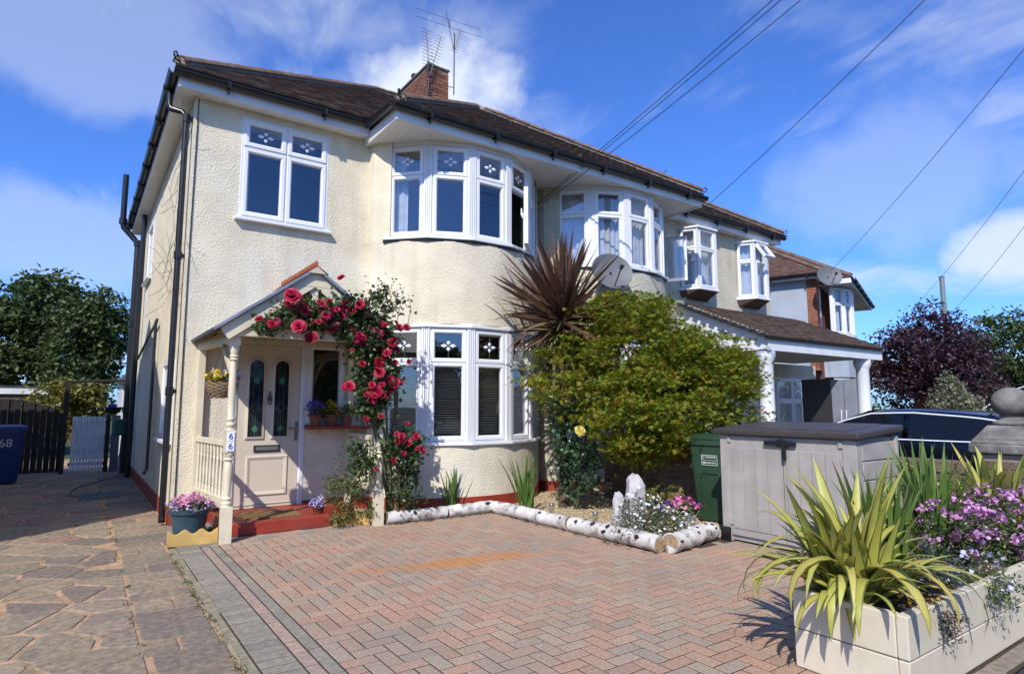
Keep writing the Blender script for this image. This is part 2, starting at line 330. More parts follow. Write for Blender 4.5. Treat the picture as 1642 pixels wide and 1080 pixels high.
def block_verts(w_, h_):
    a, b = w_/2-.0046, h_/2-.0046; c = .0025; vs = []
    for z, k in ((-.0135, 0), (-.002, 0), (0, c)): vs += [(-a+k,-b+k,z),(a-k,-b+k,z),(a-k,b-k,z),(-a+k,b-k,z)]
    fs = [(8,9,10,11)]+[(r*4+i, r*4+(i+1)%4, r*4+4+(i+1)%4, r*4+4+i) for r in (0,1) for i in range(4)]
    return vs, fs
def block_mesh(name, w_, h_, m):
    mb = MB(); mb.add(*block_verts(w_, h_)); me = mb.mesh(name); me.materials.append(m); return me
BH = block_mesh('brick_along', .2, .1, PAVE_O); BV = block_mesh('brick_across', .1, .2, PAVE_O)
BC = block_mesh('brick_cut', .1, .1, PAVE_O)
edge = []; y = -6.75; k = 0
SOLD = block_mesh('soldier_brick', .2, .1, GREYB); STR = block_mesh('stretcher_brick', .08, .2, REDB); STG = block_mesh('stretcher_grey', .08, .2, GREYB)
while y < -1.25:
    edge.append((.013, y, SOLD)); y += .1
y = -6.7
while y < -1.3:
    edge.append((.155, y, STR)); edge.append((.237, y+.03, STG)); y += .2
X0, Y0 = .28, -6.95
blocks = []
def in_drive(x, y):
    if y > -1.28 and x < 2.1: return (y < -1.10 and x > .3)
    if x > 3.60 and y > -4.22: return False
    if y > -1.30: return False
    if x > 4.7 and y > -5.45: return False
    if y < -6.9 or x > 5.8 or (x > 2.34 and y < -6.42): return False
    return True
nx, ny = 58, 62
for ix in range(-2, nx):
    for iy in range(-2, ny):
        d = (ix-iy) % 4
        if d == 0: c, me = (X0+(ix+1)*.1, Y0+(iy+.5)*.1), BH
        elif d == 2: c, me = (X0+(ix+.5)*.1, Y0+iy*.1), BV
        else: continue
        if not in_drive(*c) or c[0] < X0: continue
        if c[0] < X0+.09 and me is BH: me = BC; c = (X0+.05, c[1])
        blocks.append((c[0], c[1], me))
cp = cam.location
fwd = Vector((sin(.6134), cos(.6134))); rgt = Vector((fwd.y, -fwd.x))
def seen(x, y):
    d = Vector((x-cp.x, y-cp.y)); f = d.dot(fwd); r = d.dot(rgt)
    return f > 1.8 and abs(r)/f < .87 and f*.45 > .0 and (1.3695/f) < .69
blocks.sort(key=lambda b: (0 if seen(b[0], b[1]) else 1, (b[0]-cp.x)**2+(b[1]-cp.y)**2))
edge.sort(key=lambda b: (0 if seen(b[0], b[1]) else 1, (b[0]-cp.x)**2+(b[1]-cp.y)**2))
near, far = blocks[:230], blocks[230:]
for x, y, me in near+edge[:70]:
    inst('brick', me, drive, (x, y, random.uniform(-.0004, .0012)), (random.uniform(-.005, .005), random.uniform(-.005, .005), random.uniform(-.008, .008)))
fm = MB()
for x, y, me in far:
    vs, fs = block_verts(.2, .1) if me is BH else (block_verts(.1, .2) if me is BV else block_verts(.1, .1)); dz = random.uniform(-.0004, .0012)
    fm.add([(a+x, b+y, c+dz) for a, b, c in vs], fs)
fm.build('brick_paving', PAVE_I, drive, kind='stuff')
fm = MB()
for x, y, me in edge[70:]:
    w_, h_ = (.2, .1) if me is SOLD else (.08, .2); vs, fs = block_verts(w_, h_)
    fm.mi = 0 if me is not STR else 1; fm.add([(a+x, b+y, c) for a, b, c in vs], fs)
fm.build('edge_brick_course', [mat('grey_block_far', (.2, .18, .16), .88, rand='island', rcols=[(.22, .20, .155), (.29, .255, .195), (.32, .275, .205)], var=.25, vscale=26, bump=.3, bscale=180),
                          mat('red_block_far', (.3, .16, .12), .88, rand='island', rcols=[(.40, .27, .20), (.34, .26, .205)], var=.25, vscale=26, bump=.3, bscale=180)], drive, kind='stuff')
fill = MB(); fill.add([(-.08,-1.30,-.0012),(.3,-1.42,-.0012),(2.05,-1.42,-.0012),(2.05,0,-.0012),(0,0,-.0012),(-.08,0,-.0012)], [tuple(range(6))])
fill.build('concrete_fillet', CONC, drive)

# crazy paving: irregular stones cut from a jittered grid
STONE = mat('paving_stone', (.2, .18, .17), .85, rand='object', rcols=[(.235, .185, .125), (.31, .24, .16), (.26, .20, .135), (.35, .27, .175), (.20, .165, .125), (.28, .185, .13), (.32, .255, .18)],
            var=.35, vscale=22, bump=.6, bscale=70, bdist=.006, dirt=((.15, .13, .115), .6), dscale=5)
def clip(poly, p, n):
    out = []
    for i in range(len(poly)):
        a, b = poly[i], poly[(i+1) % len(poly)]; da = (a-p).dot(n); db = (b-p).dot(n)
        if da <= 0: out.append(a)
        if da*db < 0: out.append(a+(b-a)*(da/(da-db)))
    return out
def stone(poly, joint):
    c = sum(poly, Vector((0, 0)))/len(poly)
    if len(poly) < 3: return None
    q = list(poly)
    for i in range(len(poly)):
        a, b = poly[i], poly[(i+1) % len(poly)]; d = b-a
        if d.length < 1e-5: continue
        n = Vector((d.y, -d.x)).normalized()
        if (c-a).dot(n) > 0: n = -n
        q = clip(q, a-n*joint*random.uniform(.3, 1.1), n)
        if len(q) < 3: return None
    # chip the corners
    r = []
    for i in range(len(q)):
        a, p, b = q[i-1], q[i], q[(i+1) % len(q)]
        la, lb = (a-p).length, (b-p).length; k = random.uniform(.006, .028)
        if la < .05 or lb < .05: r.append(p); continue
        r += [p+(a-p)*min(.4, k/la), p+(b-p)*min(.4, k/lb)]
    return r
cells = []; rr = random.Random(5)
pts = []
gx, gy = .44, .25
for i in range(-1, 9):
    for j in range(-2, 70):
        pts.append(Vector((-3.4+gx*(i+.5*(j % 2)*.7)+rr.uniform(-.17, .17), -7.0+gy*j+rr.uniform(-.075, .075))))
polys = []
for p in pts:
    if not (-3.25 < p.x < -.58 and -7 < p.y < 9.5): continue
    poly = [Vector(q) for q in ((p.x-.6, p.y-.6), (p.x+.6, p.y-.6), (p.x+.6, p.y+.6), (p.x-.6, p.y+.6))]
    poly = clip(poly, Vector((-.56, 0)), Vector((1, 0)))
    for q in pts:
        if q is p or (q-p).length > 1.1 or (q.x > -.58 and False): continue
        poly = clip(poly, (p+q)/2, (q-p))
        if len(poly) < 3: break
    if len(poly) >= 3: polys.append((poly, p))
y = -6.9
while y < 9:                                              # squarer slabs along the right edge
    h = rr.uniform(.2, .34); xr = -.165 if y < -1.3 else (-.02 if y < 0 else -.03)
    xs = [-.56+rr.uniform(-.03, .03)] + ([xr-rr.uniform(.15, .3)] if rr.random() < .3 else []) + [xr]
    for a, b in zip(xs, xs[1:]):
        t0, t1 = rr.uniform(-.03, .03), rr.uniform(-.03, .03)
        polys.append(([Vector((a, y+t0)), Vector((b, y)), Vector((b, y+h)), Vector((a, y+h+t1))], Vector(((a+b)/2, y+h/2))))
    y += h
polys.sort(key=lambda t: (0 if seen(t[1].x, t[1].y) else 1, (t[1].x-cp.x)**2+(t[1].y-cp.y)**2))
rest = MB()
for n_, (poly, p) in enumerate(polys):
    q = stone(poly, .024 if p.x < -.56 else .012)
    if not q or len(q) < 3: continue
    ar = abs(sum(q[i-1].x*q[i].y-q[i].x*q[i-1].y for i in range(len(q))))/2
    if ar < .004: continue
    c = sum(q, Vector((0, 0)))/len(q); z = rr.uniform(-.001, .003); tx, ty = rr.uniform(-.006, .006), rr.uniform(-.006, .006)
    mb = rest if n_ >= 290 else MB()
    k = len(q); top = [c+(v-c)*(1-.006/max(.03, (v-c).length)) for v in q]
    zf = lambda v: z+(v.x-c.x)*tx+(v.y-c.y)*ty
    vs = [(v.x, v.y, -.013) for v in q]+[(v.x, v.y, zf(v)-.005) for v in q]+[(v.x, v.y, zf(v)) for v in top]
    mb.add(vs, [tuple(range(2*k, 3*k))]+[(r_*k+i, r_*k+(i+1) % k, r_*k+k+(i+1) % k, r_*k+k+i) for r_ in (0, 1) for i in range(k)])
    if mb is not rest:
        ob = mb.build('stone', STONE, path)
rest.build('paving_stones', mat('paving_stone_far', (.2, .18, .17), .85, rand='island', rcols=[(.16, .145, .14), (.23, .20, .175), (.26, .22, .18)], var=.3, vscale=9, bump=.4, bscale=45), path, kind='stuff')
# threshold blocks between pavement and garden
tb = sheet('threshold', [(-3.2,-6.995),(8,-6.995),(8,-6.86),(-3.2,-6.86)], .0005, SAND)
TBM = block_mesh('threshold_block', .22, .10, mat('edge_block', (.2, .17, .13), .9, rand='object', rcols=[(.17, .14, .11), (.25, .21, .16), (.22, .19, .15)], var=.3, vscale=20, bump=.4, bscale=120))
for i in range(34): inst('brick', TBM, tb, (-1.3+.224*i, -6.925, .006), (0, 0, random.uniform(-.02, .02)))

# ------------------------------------------------------------------ building helpers
def wall_panel(mb, P, u, n, L_, z0, z1, holes, th=.24):
    """wall plane starting at P, running along u for L_, outward normal n; holes = (a0,a1,b0,b1). Front, back and reveals."""
    P, u, n = Vector(P), Vector(u), Vector(n)
    As = sorted({0, L_, *[h[0] for h in holes], *[h[1] for h in holes]}); Bs = sorted({z0, z1, *[h[2] for h in holes], *[h[3] for h in holes]})
    pt = lambda a, b, d: P+u*a+n*d+Vector((0, 0, b))
    flip = u.cross(Vector((0, 0, 1))).dot(n) < 0
    def quad(q): mb.add(q, [(0, 1, 2, 3) if not flip else (3, 2, 1, 0)])
    for a0, a1 in zip(As, As[1:]):
        for b0, b1 in zip(Bs, Bs[1:]):
            if any(h[0] <= a0 and a1 <= h[1] and h[2] <= b0 and b1 <= h[3] for h in holes): continue
            quad([pt(a0, b0, 0), pt(a1, b0, 0), pt(a1, b1, 0), pt(a0, b1, 0)]); quad([pt(a0, b1, -th), pt(a1, b1, -th), pt(a1, b0, -th), pt(a0, b0, -th)])
    for a0, a1, b0, b1 in holes:
        for p, q in (((a0, b0), (a1, b0)), ((a1, b0), (a1, b1)), ((a1, b1), (a0, b1)), ((a0, b1), (a0, b0))):
            quad([pt(*q, 0), pt(*p, 0), pt(*p, -th), pt(*q, -th)])
def ring(mb, pt, a0, a1, b0, b1, w_, d0, d1, bev=.008):
    """rectangular frame ring with a chamfered inner edge"""
    o = [(a0, b0), (a1, b0), (a1, b1), (a0, b1)]; i = [(a0+w_, b0+w_), (a1-w_, b0+w_), (a1-w_, b1-w_), (a0+w_, b1-w_)]
    m_ = [(a0+w_*.72, b0+w_*.72), (a1-w_*.72, b0+w_*.72), (a1-w_*.72, b1-w_*.72), (a0+w_*.72, b1-w_*.72)]
    vs = [pt(*q, d0) for q in o]+[pt(*q, d1-.004) for q in o]
    o2 = [(a0+.004, b0+.004), (a1-.004, b0+.004), (a1-.004, b1-.004), (a0+.004, b1-.004)]
    vs += [pt(*q, d1) for q in o2]+[pt(*q, d1) for q in m_]+[pt(*q, d1-bev*1.5) for q in i]+[pt(*q, d0) for q in i]
    fs = [(r_*4+k, r_*4+(k+1) % 4, r_*4+4+(k+1) % 4, r_*4+4+k) for r_ in range(5) for k in range(4)]
    mb.add(vs, fs)
def petal_motif(mb, pt, ca, cb, s, d):
    for k in range(4):
        an = pi/2*k; hx, hy = (.062*s, .026*s) if k % 2 == 0 else (.038*s, .03*s)
        ax = Vector((cos(an), sin(an)))*.5; c = Vector((ca, cb))
        p0 = c+Vector((cos(an), sin(an)))*.008*s; L_ = (.105*s if k % 2 == 0 else .068*s); W = .026*s if k % 2 == 0 else .03*s
        d1 = Vector((cos(an), sin(an))); d2 = Vector((-sin(an), cos(an)))
        q = [p0, p0+d1*L_*.5+d2*W, p0+d1*L_, p0+d1*L_*.5-d2*W]; m_ = p0+d1*L_*.5
        vs = [pt(v.x, v.y, d) for v in q]+[pt(m_.x, m_.y, d+.012)]
        mb.add(vs, [(0, 3, 4), (3, 2, 4), (2, 1, 4), (1, 0, 4)])
def window(par, P, u, n, W, z0, z1, zt=None, cols=1, motif=False, curtain=None, blind=False, name='window', open_=None, fw=.045, sw=.055, sill=True, sill_w=.06):
    """white framed window as a part of par: frame, and below it sash and pane per light, sill, bevelled motifs"""
    P, u, n = Vector(P), Vector(u).normalized(), Vector(n).normalized(); Z = Vector((0, 0, 1))
    pt = lambda a, b, d: P+u*a+Z*b+n*d
    mb = MB(); ring(mb, pt, 0, W, z0, z1, fw, -.07, 0)
    def bar(a0, a1, b0, b1): c = pt((a0+a1)/2, (b0+b1)/2, -.036); mb.obox(c, u*((a1-a0)/2), Z*((b1-b0)/2), n*.034)
    cw = (W-fw)/cols
    for c in range(1, cols): bar(c*cw, c*cw+fw, z0+fw, z1-fw)
    if zt:
        for c in range(cols): bar(c*cw+fw, (c+1)*cw, zt-fw/2, zt+fw/2)
    win = mb.build(name, UPVC, par, smooth=30)
    lights = []
    for c in range(cols):
        a0, a1 = c*cw+fw-.012, (c+1)*cw+.012
        if zt: lights += [(a0, a1, z0+fw-.012, zt-fw/2+.012, 'low', c), (a0, a1, zt+fw/2-.012, z1-fw+.012, 'top', c)]
        else: lights.append((a0, a1, z0+fw-.012, z1-fw+.012, 'low', c))
    for a0, a1, b0, b1, wh, c in lights:
        f = pt
        if open_ and (wh, c) == open_[0]:
            an = open_[1]; kind = open_[2]; ca, sa = cos(an), sin(an)
            if kind == 'left':  f = (lambda a, b, d, A=a0: pt(A, b, .02)+(u*ca+n*sa)*(a-A)+(n*ca-u*sa)*d)
            elif kind == 'right': f = (lambda a, b, d, A=a1: pt(A, b, .02)+(u*ca-n*sa)*(a-A)+(n*ca+u*sa)*d)
            else: f = (lambda a, b, d, B=b1: pt(a, B, .02)+(Z*ca-n*sa)*(b-B)+(n*ca+Z*sa)*d)
        sb = MB(); ring(sb, f, a0, a1, b0, b1, sw, -.05, .014, .012)
        so = sb.build('sash', UPVC, win, smooth=30)
        pb = MB(); e = sw-.008; vs = [f(q[0], q[1], d) for d in (-.03, -.018) for q in ((a0+e, b0+e), (a1-e, b0+e), (a1-e, b1-e), (a0+e, b1-e))]
        pb.add(vs, [(0, 3, 2, 1), (4, 5, 6, 7), (0, 1, 5, 4), (1, 2, 6, 5), (2, 3, 7, 6), (3, 0, 4, 7)]); pb.build('pane', GLASS, win)
        if open_ and (wh, c) == open_[0] and open_[2] != 'top':
            hb = MB(); aa = (a1-sw*.5) if open_[2] == 'left' else (a0+sw*.5); bb = (b0+b1)/2; hb.obox(f(aa, bb, -.065), u*.012, Z*.04, n*.012); hb.obox(f(aa, bb+.05, -.085), u*.01, Z*.055, n*.008); hb.build('handle', UPVC, win)
        if motif and wh == 'top':
            q = MB(); ca, cb = (a0+a1)/2, (b0+b1)/2; petal_motif(q, f, ca, cb, 1.0, -.017); q.build('bevelled_motif', MOTIF, win)
            q = MB(); q.obox(f(ca, cb, -.016), u*((a1-a0)/2-sw), Z*.003, n*.002); q.obox(f(ca, cb, -.0155), u*.003, Z*((b1-b0)/2-sw), n*.002); q.build('lead_came', LEAD, win)
    if sill:
        q = MB(); q.obox(pt(W/2, z0-.02, sill_w/2-.03), u*(W/2+.05), Z*.02, n*(sill_w/2+.05)); q.build('sill', UPVC, win, bevel=.006)
    if curtain:
        q = MB(); x0, x1 = W*curtain[0], W*curtain[1]; k = max(4, int((x1-x0)/.022)); pts = []
        for i in range(k+1): a = x0+(x1-x0)*i/k; pts.append((a, -.16+.018*sin(i*1.55)+.008*sin(i*.6)))
        vs = [pt(a, b, d) for b in (z0+.03, z1-.03) for a, d in pts]; q.add(vs, [(i, i+1, k+1+i+1, k+1+i) for i in range(k)]); q.build('curtain', CURT, win, smooth=180)
    if blind:
        q = MB(); zt_ = (zt or z1)-.03; b = z0+.05
        while b < zt_: q.obox(pt(W/2, b, -.12), u*(W/2-.06), (Z*.007+n*.010), (n*.0006-Z*.0006)); b += .034
        q.build('blind_slats', BLIND, win)
    return win
def soffit_boards(mb, x0, x1, y0, y1, z, along='x', bw=.1):
    """tongue and groove boards, narrow gaps"""
    if along == 'x':
        x = x0
        while x < x1-1e-4: e = min(x+bw, x1); mb.box(x+.002, e-.002, y0, y1, z, z+.012); x += bw
    else:
        y = y0
        while y < y1-1e-4: e = min(y+bw, y1); mb.box(x0, x1, y+.002, e-.002, z, z+.012); y += bw
def inside(poly, x, y):
    c = False
    for i in range(len(poly)):
        (x1, y1), (x2, y2) = poly[i-1], poly[i]
        if (y1 > y) != (y2 > y) and x < (x2-x1)*(y-y1)/(y2-y1)+x1: c = not c
    return c
def tile_slope(mb, bed, O, e, s, poly, tw=.17, gauge=.105):
    """plain tiles on a plane: O origin on the eave, e unit along the eave, s unit up the slope, poly in (a,b)"""
    O, e, s = Vector(O), Vector(e).normalized(), Vector(s).normalized(); n = e.cross(s).normalized()
    if n.z < 0: n = -n
    bed.add([O+e*a+s*b for a, b in poly], [tuple(range(len(poly)))]); bed.add([O+e*a+s*b-n*.04 for a, b in poly], [tuple(range(len(poly)))])
    A0, A1 = min(p[0] for p in poly), max(p[0] for p in poly); B0, B1 = min(p[1] for p in poly), max(p[1] for p in poly)
    r = 0; b = B0
    while b < B1:
        a = A0-(tw/2 if r % 2 else 0)
        while a < A1:
            if inside(poly, a+tw/2, b+gauge*.5):
                l = random.uniform(.010, .017); j = random.uniform(-.004, .004); t = .022
                p = [O+e*(a+.002)+s*(b+j)+n*(t+l), O+e*(a+tw-.002)+s*(b+j)+n*(t+l+random.uniform(-.003, .003)), O+e*(a+tw-.002)+s*(b+gauge*1.25)+n*t, O+e*(a+.002)+s*(b+gauge*1.25)+n*t]
                q = [O+e*(a+.002)+s*(b+j)+n*.004, O+e*(a+tw-.002)+s*(b+j)+n*.004]
                mb.add(p+q, [(0, 1, 2, 3), (4, 5, 1, 0), (4, 0, 3), (5, 2, 1)])
            a += tw
        b += gauge; r += 1
HALF = None
def ridge_tiles(par, p, q, m=None, r=.11, l=.33, name='ridge_tile'):
    """half round tiles along a hip or ridge, one mesh shared"""
    global HALF
    p, q = Vector(p), Vector(q); d = q-p; k = max(1, int(d.length/l)); d.normalize()
    if HALF is None:
        mb = MB(); vs = []
        for y, rr_ in ((0, 1.05), (.34, .97)):
            for a in range(7): t = pi*a/6; vs.append((rr_*.088*cos(t)*1.1, y, rr_*.088*sin(t)*.75))
            for a in range(7): t = pi*a/6; vs.append((rr_*.072*cos(t)*1.1, y, rr_*.072*sin(t)*.75))
        fs = [(i, i+1, 14+i+1, 14+i) for i in range(6)]+[(7+i+1, 7+i, 21+i, 21+i+1) for i in range(6)]+[(i+1, i, 7+i, 7+i+1) for i in range(6)]
        mb.add(vs, fs); HALF = mb.mesh('ridge_tile', smooth=40); HALF.materials.append(RIDGE)
    rot = d.to_track_quat('Y', 'Z').to_euler(); mo = MB()
    for i in range(k):
        c = p+d*(i*l); o = inst(name, HALF, par, c, rot)
        o.rotation_euler.rotate_axis('Z', random.uniform(-.02, .02))
    mo.tube([p-Vector((0, 0, .02)), q-Vector((0, 0, .02))], .075, 6); mo.build('hip_mortar', MORTAR, par)
def gutter(par, pts, r=.058, n_br=None):
    mb = MB(); pts = [Vector(p) for p in pts]
    for p, q in zip(pts, pts[1:]):
        d = (q-p).normalized(); x = Vector((d.y, -d.x, 0)).normalized(); a = []
        prof = [(-1, .15), (-1, 0), (-.75, -.65), (-.3, -.95), (.3, -.95), (.75, -.65), (1, 0), (1, .15), (.88, .15), (.85, 0), (.6, -.5), (0, -.8), (-.6, -.5), (-.85, 0), (-.88, .15)]
        A = [p+x*(c*r)+Vector((0, 0, h*r)) for c, h in prof]; B = [q+x*(c*r)+Vector((0, 0, h*r)) for c, h in prof]
        mb.prism(A, B)
    g = mb.build('gutter', BLACK, par, smooth=50)
    for p, q in zip(pts, pts[1:]):
        L_ = (q-p).length; k = int(L_/.9)
        for i in range(k):
            c = p+(q-p)*((i+.5)/max(1, k)); d = (q-p).normalized(); x = Vector((d.y, -d.x, 0)).normalized()
            b = MB(); b.obox(c-Vector((0, 0, r*.5)), d*.018, x*(r*1.12), Vector((0, 0, r*.7))); b.obox(c-Vector((0, 0, r*1.5)), d*.010, x*(r*.35), Vector((0, 0, r*.8))); b.build('gutter_bracket', BLACK, g)
    return g
def brick_stack(bm_, mo, x0, x1, y0, y1, z0, z1, bl=.215, bh=.065, j=.01):
    """courses of single bricks round a core of mortar"""
    mo.box(x0+.012, x1-.012, y0+.012, y1-.012, z0, z1-.004)
    z = z0; r = 0
    while z+bh <= z1+.001:
        for (a0, a1, fn) in ((x0, x1, lambda a, b: (a, b, y0, y0+.1)), (x0, x1, lambda a, b: (a, b, y1-.1, y1)), (y0+.102, y1-.102, lambda a, b: (x0, x0+.1, a, b)), (y0+.102, y1-.102, lambda a, b: (x1-.1, x1, a, b))):
            a = a0-(bl/2 if r % 2 else 0)
            while a < a1-.02:
                s0, s1 = max(a, a0), min(a+bl, a1)
                if s1-s0 > .03: q = fn(s0, s1); d = random.uniform(-.003, .003); bm_.box(q[0]-d*.5, q[1]+d*.5, q[2]-d*.5, q[3]+d*.5, z+random.uniform(0, .002), z+bh)
                a += bl+j
        z += bh+j; r += 1

# ------------------------------------------------------------------ the house with the climbing rose, and its attached twin
SOF, BSOF, K = 5.22, 5.13, tan(R(33.8)); CP_, SP_ = cos(R(33.8)), sin(R(33.8))
PX = 5.33                       # party wall
def bay_vertices(cx, Rr=1.58, cy=.58):
    return [Vector((cx-Rr*sin(R(57.5-23*i)), cy-Rr*cos(R(57.5-23*i)), 0)) for i in range(6)]
def bay_curve(cx, Rr, cy=.58, xw=1.62):
    """smooth plan curve of the bay with soft fillets into the wall"""
    arc = [Vector((cx-Rr*sin(R(58-4*i)), cy-Rr*cos(R(58-4*i)), 0)) for i in range(30)]
    l0 = arc[0]; pts = [Vector((cx-xw, .0, 0)), Vector((cx-xw+.13, -.015, 0)), Vector((l0.x-.12, l0.y+.115, 0))]+arc
    r = [Vector((2*cx-p.x, p.y, 0)) for p in reversed(pts[:3])]
    return pts+r
def curved_wall(mb, pts, z0, z1, th=.2, out=0):
    n = len(pts)
    def off(k, d): # offset outward (-Y side)
        a, b = pts[max(0, k-1)], pts[min(n-1, k+1)]; t = (b-a).normalized(); return pts[k]+Vector((t.y, -t.x, 0))*d
    vs = []
    for k in range(n):
        p, q = off(k, out), off(k, out-th); vs += [(p.x, p.y, z0), (p.x, p.y, z1), (q.x, q.y, z0), (q.x, q.y, z1)]
    fs = []
    for k in range(n-1): a, b = 4*k, 4*k+4; fs += [(a, b, b+1, a+1), (a+2, a+3, b+3, b+2), (a+1, b+1, b+3, a+3), (a, a+2, b+2, b)]
    mb.add(vs, fs)
def facet_strip(mb, V, z0, z1, d0, d1):
    """strip that follows the bay's facets, offset outwards from d0 to d1"""
    n = len(V); c = sum(V, Vector())/n; cx = (V[0].x+V[-1].x)/2; ctr = Vector((cx, .58, 0))
    vs = []
    for p in V:
        r = (p-ctr).normalized(); a, b = p+r*d0, p+r*d1; vs += [(a.x, a.y, z0), (b.x, b.y, z0), (b.x, b.y, z1), (a.x, a.y, z1)]
    fs = [(0, 1, 2, 3), tuple(4*(n-1)+k for k in (3, 2, 1, 0))]
    for k in range(n-1):
        a, b = 4*k, 4*k+4; fs += [(a+i, b+i, b+(i+1) % 4, a+(i+1) % 4) for i in range(4)]
    mb.add(vs, fs)
def bay(house, cx, opts, wallm, low=True):
    V = bay_vertices(cx); C = bay_curve(cx, 1.60)
    if low:
        b = MB(); curved_wall(b, C, .16, .84); b.build('bay_wall', wallm, house, smooth=40)
        b = MB(); curved_wall(b, C, -.02, .16, .2, .012); b.build('bay_plinth', REDP, house, smooth=40)
    for (pa, pb) in ((C[:5], 0), (C[-5:], 1)):
        b = MB(); curved_wall(b, pa, .835, 2.505, .12); b.build('bay_return', wallm, house, smooth=40); b = MB(); curved_wall(b, pa, 3.66, 5.135, .12); b.build('bay_return', wallm, house, smooth=40)
    b = MB(); curved_wall(b, C, 2.50, 3.665); b.build('bay_spandrel', wallm, house, smooth=40)
    b = MB(); facet_strip(b, V, 3.655, 3.688, -.1, .05); b.build('sill_band', mat('black_band', (.02, .02, .022), .5), house)  # black band along the facets under the upper sill
    b = MB(); facet_strip(b, V, 2.45, 2.51, -.08, .045); b.build('window_head', UPVC, house, bevel=.012)
    b = MB(); facet_strip(b, V, 5.07, 5.14, -.08, .02); b.build('window_head', UPVC, house)
    for z in (3.69, .845):
        b = MB(); facet_strip(b, V, z, z+.045, -.1, .085); b.build('bay_sill', UPVC, house, bevel=.008)
    for lv, (z0, z1, zt) in enumerate(((.892, 2.45, 1.97), (3.737, 5.07, 4.63))):
        for i in range(5):
            p, q = V[i], V[i+1]; u = (q-p).normalized(); n = Vector((u.y, -u.x, 0)); W = (q-p).length-.10
            o = opts(lv, i)
            window(house, p+u*.05, u, n, W, z0, z1, zt, 1, name='bay_window', fw=.035, sw=.056, sill=False, **o)
        for i in range(6):      # ribbed corner posts
            p = V[i]; ctr = Vector((cx, .58, 0)); r = (p-ctr).normalized(); t = Vector((-r.y, r.x, 0)); b = MB()
            b.obox(p+r*-.035+Vector((0, 0, (z0+z1)/2)), t*.058, r*.035, Vector((0, 0, (z1-z0)/2)))
            for k in (-.042, -.014, .014, .042): b.obox(p+t*k+r*.004+Vector((0, 0, (z0+z1)/2)), t*.009, r*.012, Vector((0, 0, (z1-z0)/2-.002)))
            b.build('corner_post', UPVC, house)
    return V

house = thing('semi_detached_house', 'cream roughcast house on the left with rounded bay and red rose by its door', 'house', (2.6, 3.8, 0))
def front_holes_own(): return [(.56, 1.70, 3.77, 5.12), (.60, 1.50, .04, 2.22), (1.50, 2.03, 1.12, 2.22), (2.40, 5.16, .1, SOF)]
b = MB(); wall_panel(b, (0, 0, 0), (1, 0, 0), (0, -1, 0), PX, .16, SOF, [(.56, 1.70, 3.77, 5.12), (.60, 1.50, .16, 2.22), (1.50, 2.03, 1.12, 2.22), (2.36, 5.20, .16, SOF)])
b.build('wall', CREAM, house)
b = MB(); wall_panel(b, (0, 7.6, 0), (0, -1, 0), (-1, 0, 0), 7.6, .19, SOF, [(7.6-1.64, 7.6-.35, .95, 1.99), (7.6-5.7, 7.6-4.7, 3.75, 4.85)])
b.build('wall', CREAM, house)
b = MB(); b.box(.25, PX, 7.36, 7.6, 0, SOF); b.build('wall', CREAM, house)
b = MB(); b.box(-.012, .2, -.012, .6, -.02, .185); b.box(-.012, .2, .6, 7.6, -.02, .187); b.box(2.03, 2.42, -.012, .2, -.02, .158); b.box(.2, .6, -.012, .2, -.02, .1585); b.box(1.5, 2.03, -.012, .2, -.02, .159); b.build('plinth', REDP, house)
b = MB(); b.box(.3, 5.2, 2.9, 3.0, 0, SOF); b.box(.3, PX, .0+.3, 7.3, 2.52, 2.62); b.box(.3, 5.2, .3, 7.2, -.01, .1); b.box(2.2, 2.3, .3, 2.9, .1, SOF); b.box(PX-.05, PX+.05, .0, 7.3, 0, SOF); b.box(.0, PX, .02, 7.5, SOF+.02, SOF+.06); b.box(2.5, PX, -.9, .02, BSOF+.02, BSOF+.06); b.build('room_partition', DARKROOM, house)
def own_opts(lv, i):
    if lv == 0: return dict(motif=True, blind=True)
    o = dict(motif=True)
    if i == 0: o['curtain'] = (.05, .42)
    if i == 3: o['open_'] = (('low', 0), R(28), 'right')
    return o
window(house, (.56, -.005, 0), (1, 0, 0), (0, -1, 0), 1.14, 3.77, 5.12, 4.72, 2, motif=True, curtain=(.02, .12), fw=.05, sw=.06)
window(house, (0.0, 1.64, 0), (0, -1, 0), (-1, 0, 0), 1.29, .95, 1.99, None, 2, name='side_window', curtain=(.1, .9))
window(house, (0.0, 5.7, 0), (0, -1, 0), (-1, 0, 0), 1.0, 3.75, 4.85, None, 1, name='side_window', curtain=(.1, .9))
bay(house, 3.78, own_opts, CREAM)
# front door with its frame and side light
b = MB(); pt_ = lambda a, z, d: Vector((a, -d, z)); ring(b, pt_, .60, 1.50, .05, 2.22, .065, -.09, .01); fr = b.build('door_frame', UPVC, house)
b = MB(); b.box(.56, 1.53, -.09, .06, .04, .095); b.build('threshold', UPVC, house, bevel=.01)
DOORP = mat('door_putty_paint', (.64, .555, .435), .4, var=.06, vscale=2, bump=.05, bscale=60)
door = MB(); dx0, dx1, dz0, dz1 = .668, 1.432, .118, 2.152; door.box(dx0, dx1, .012, .055, dz0, dz1)
door = door.build('door', DOORP, house, bevel=.004)
def arched(x0, x1, z0, z1, y, d, k=10):
    r = (x1-x0)/2; return [(x0, y, z0), (x1, y, z0)]+[((x0+x1)/2+r*cos(pi*i/k), y, z1-r+r*sin(pi*i/k)) for i in range(k+1)]
DG = mat('door_dark_glass', (.014, .018, .024), .06, spec=.7, var=.3, vscale=9)
STAINED = mat('door_green_glass', (.05, .20, .10), .15)
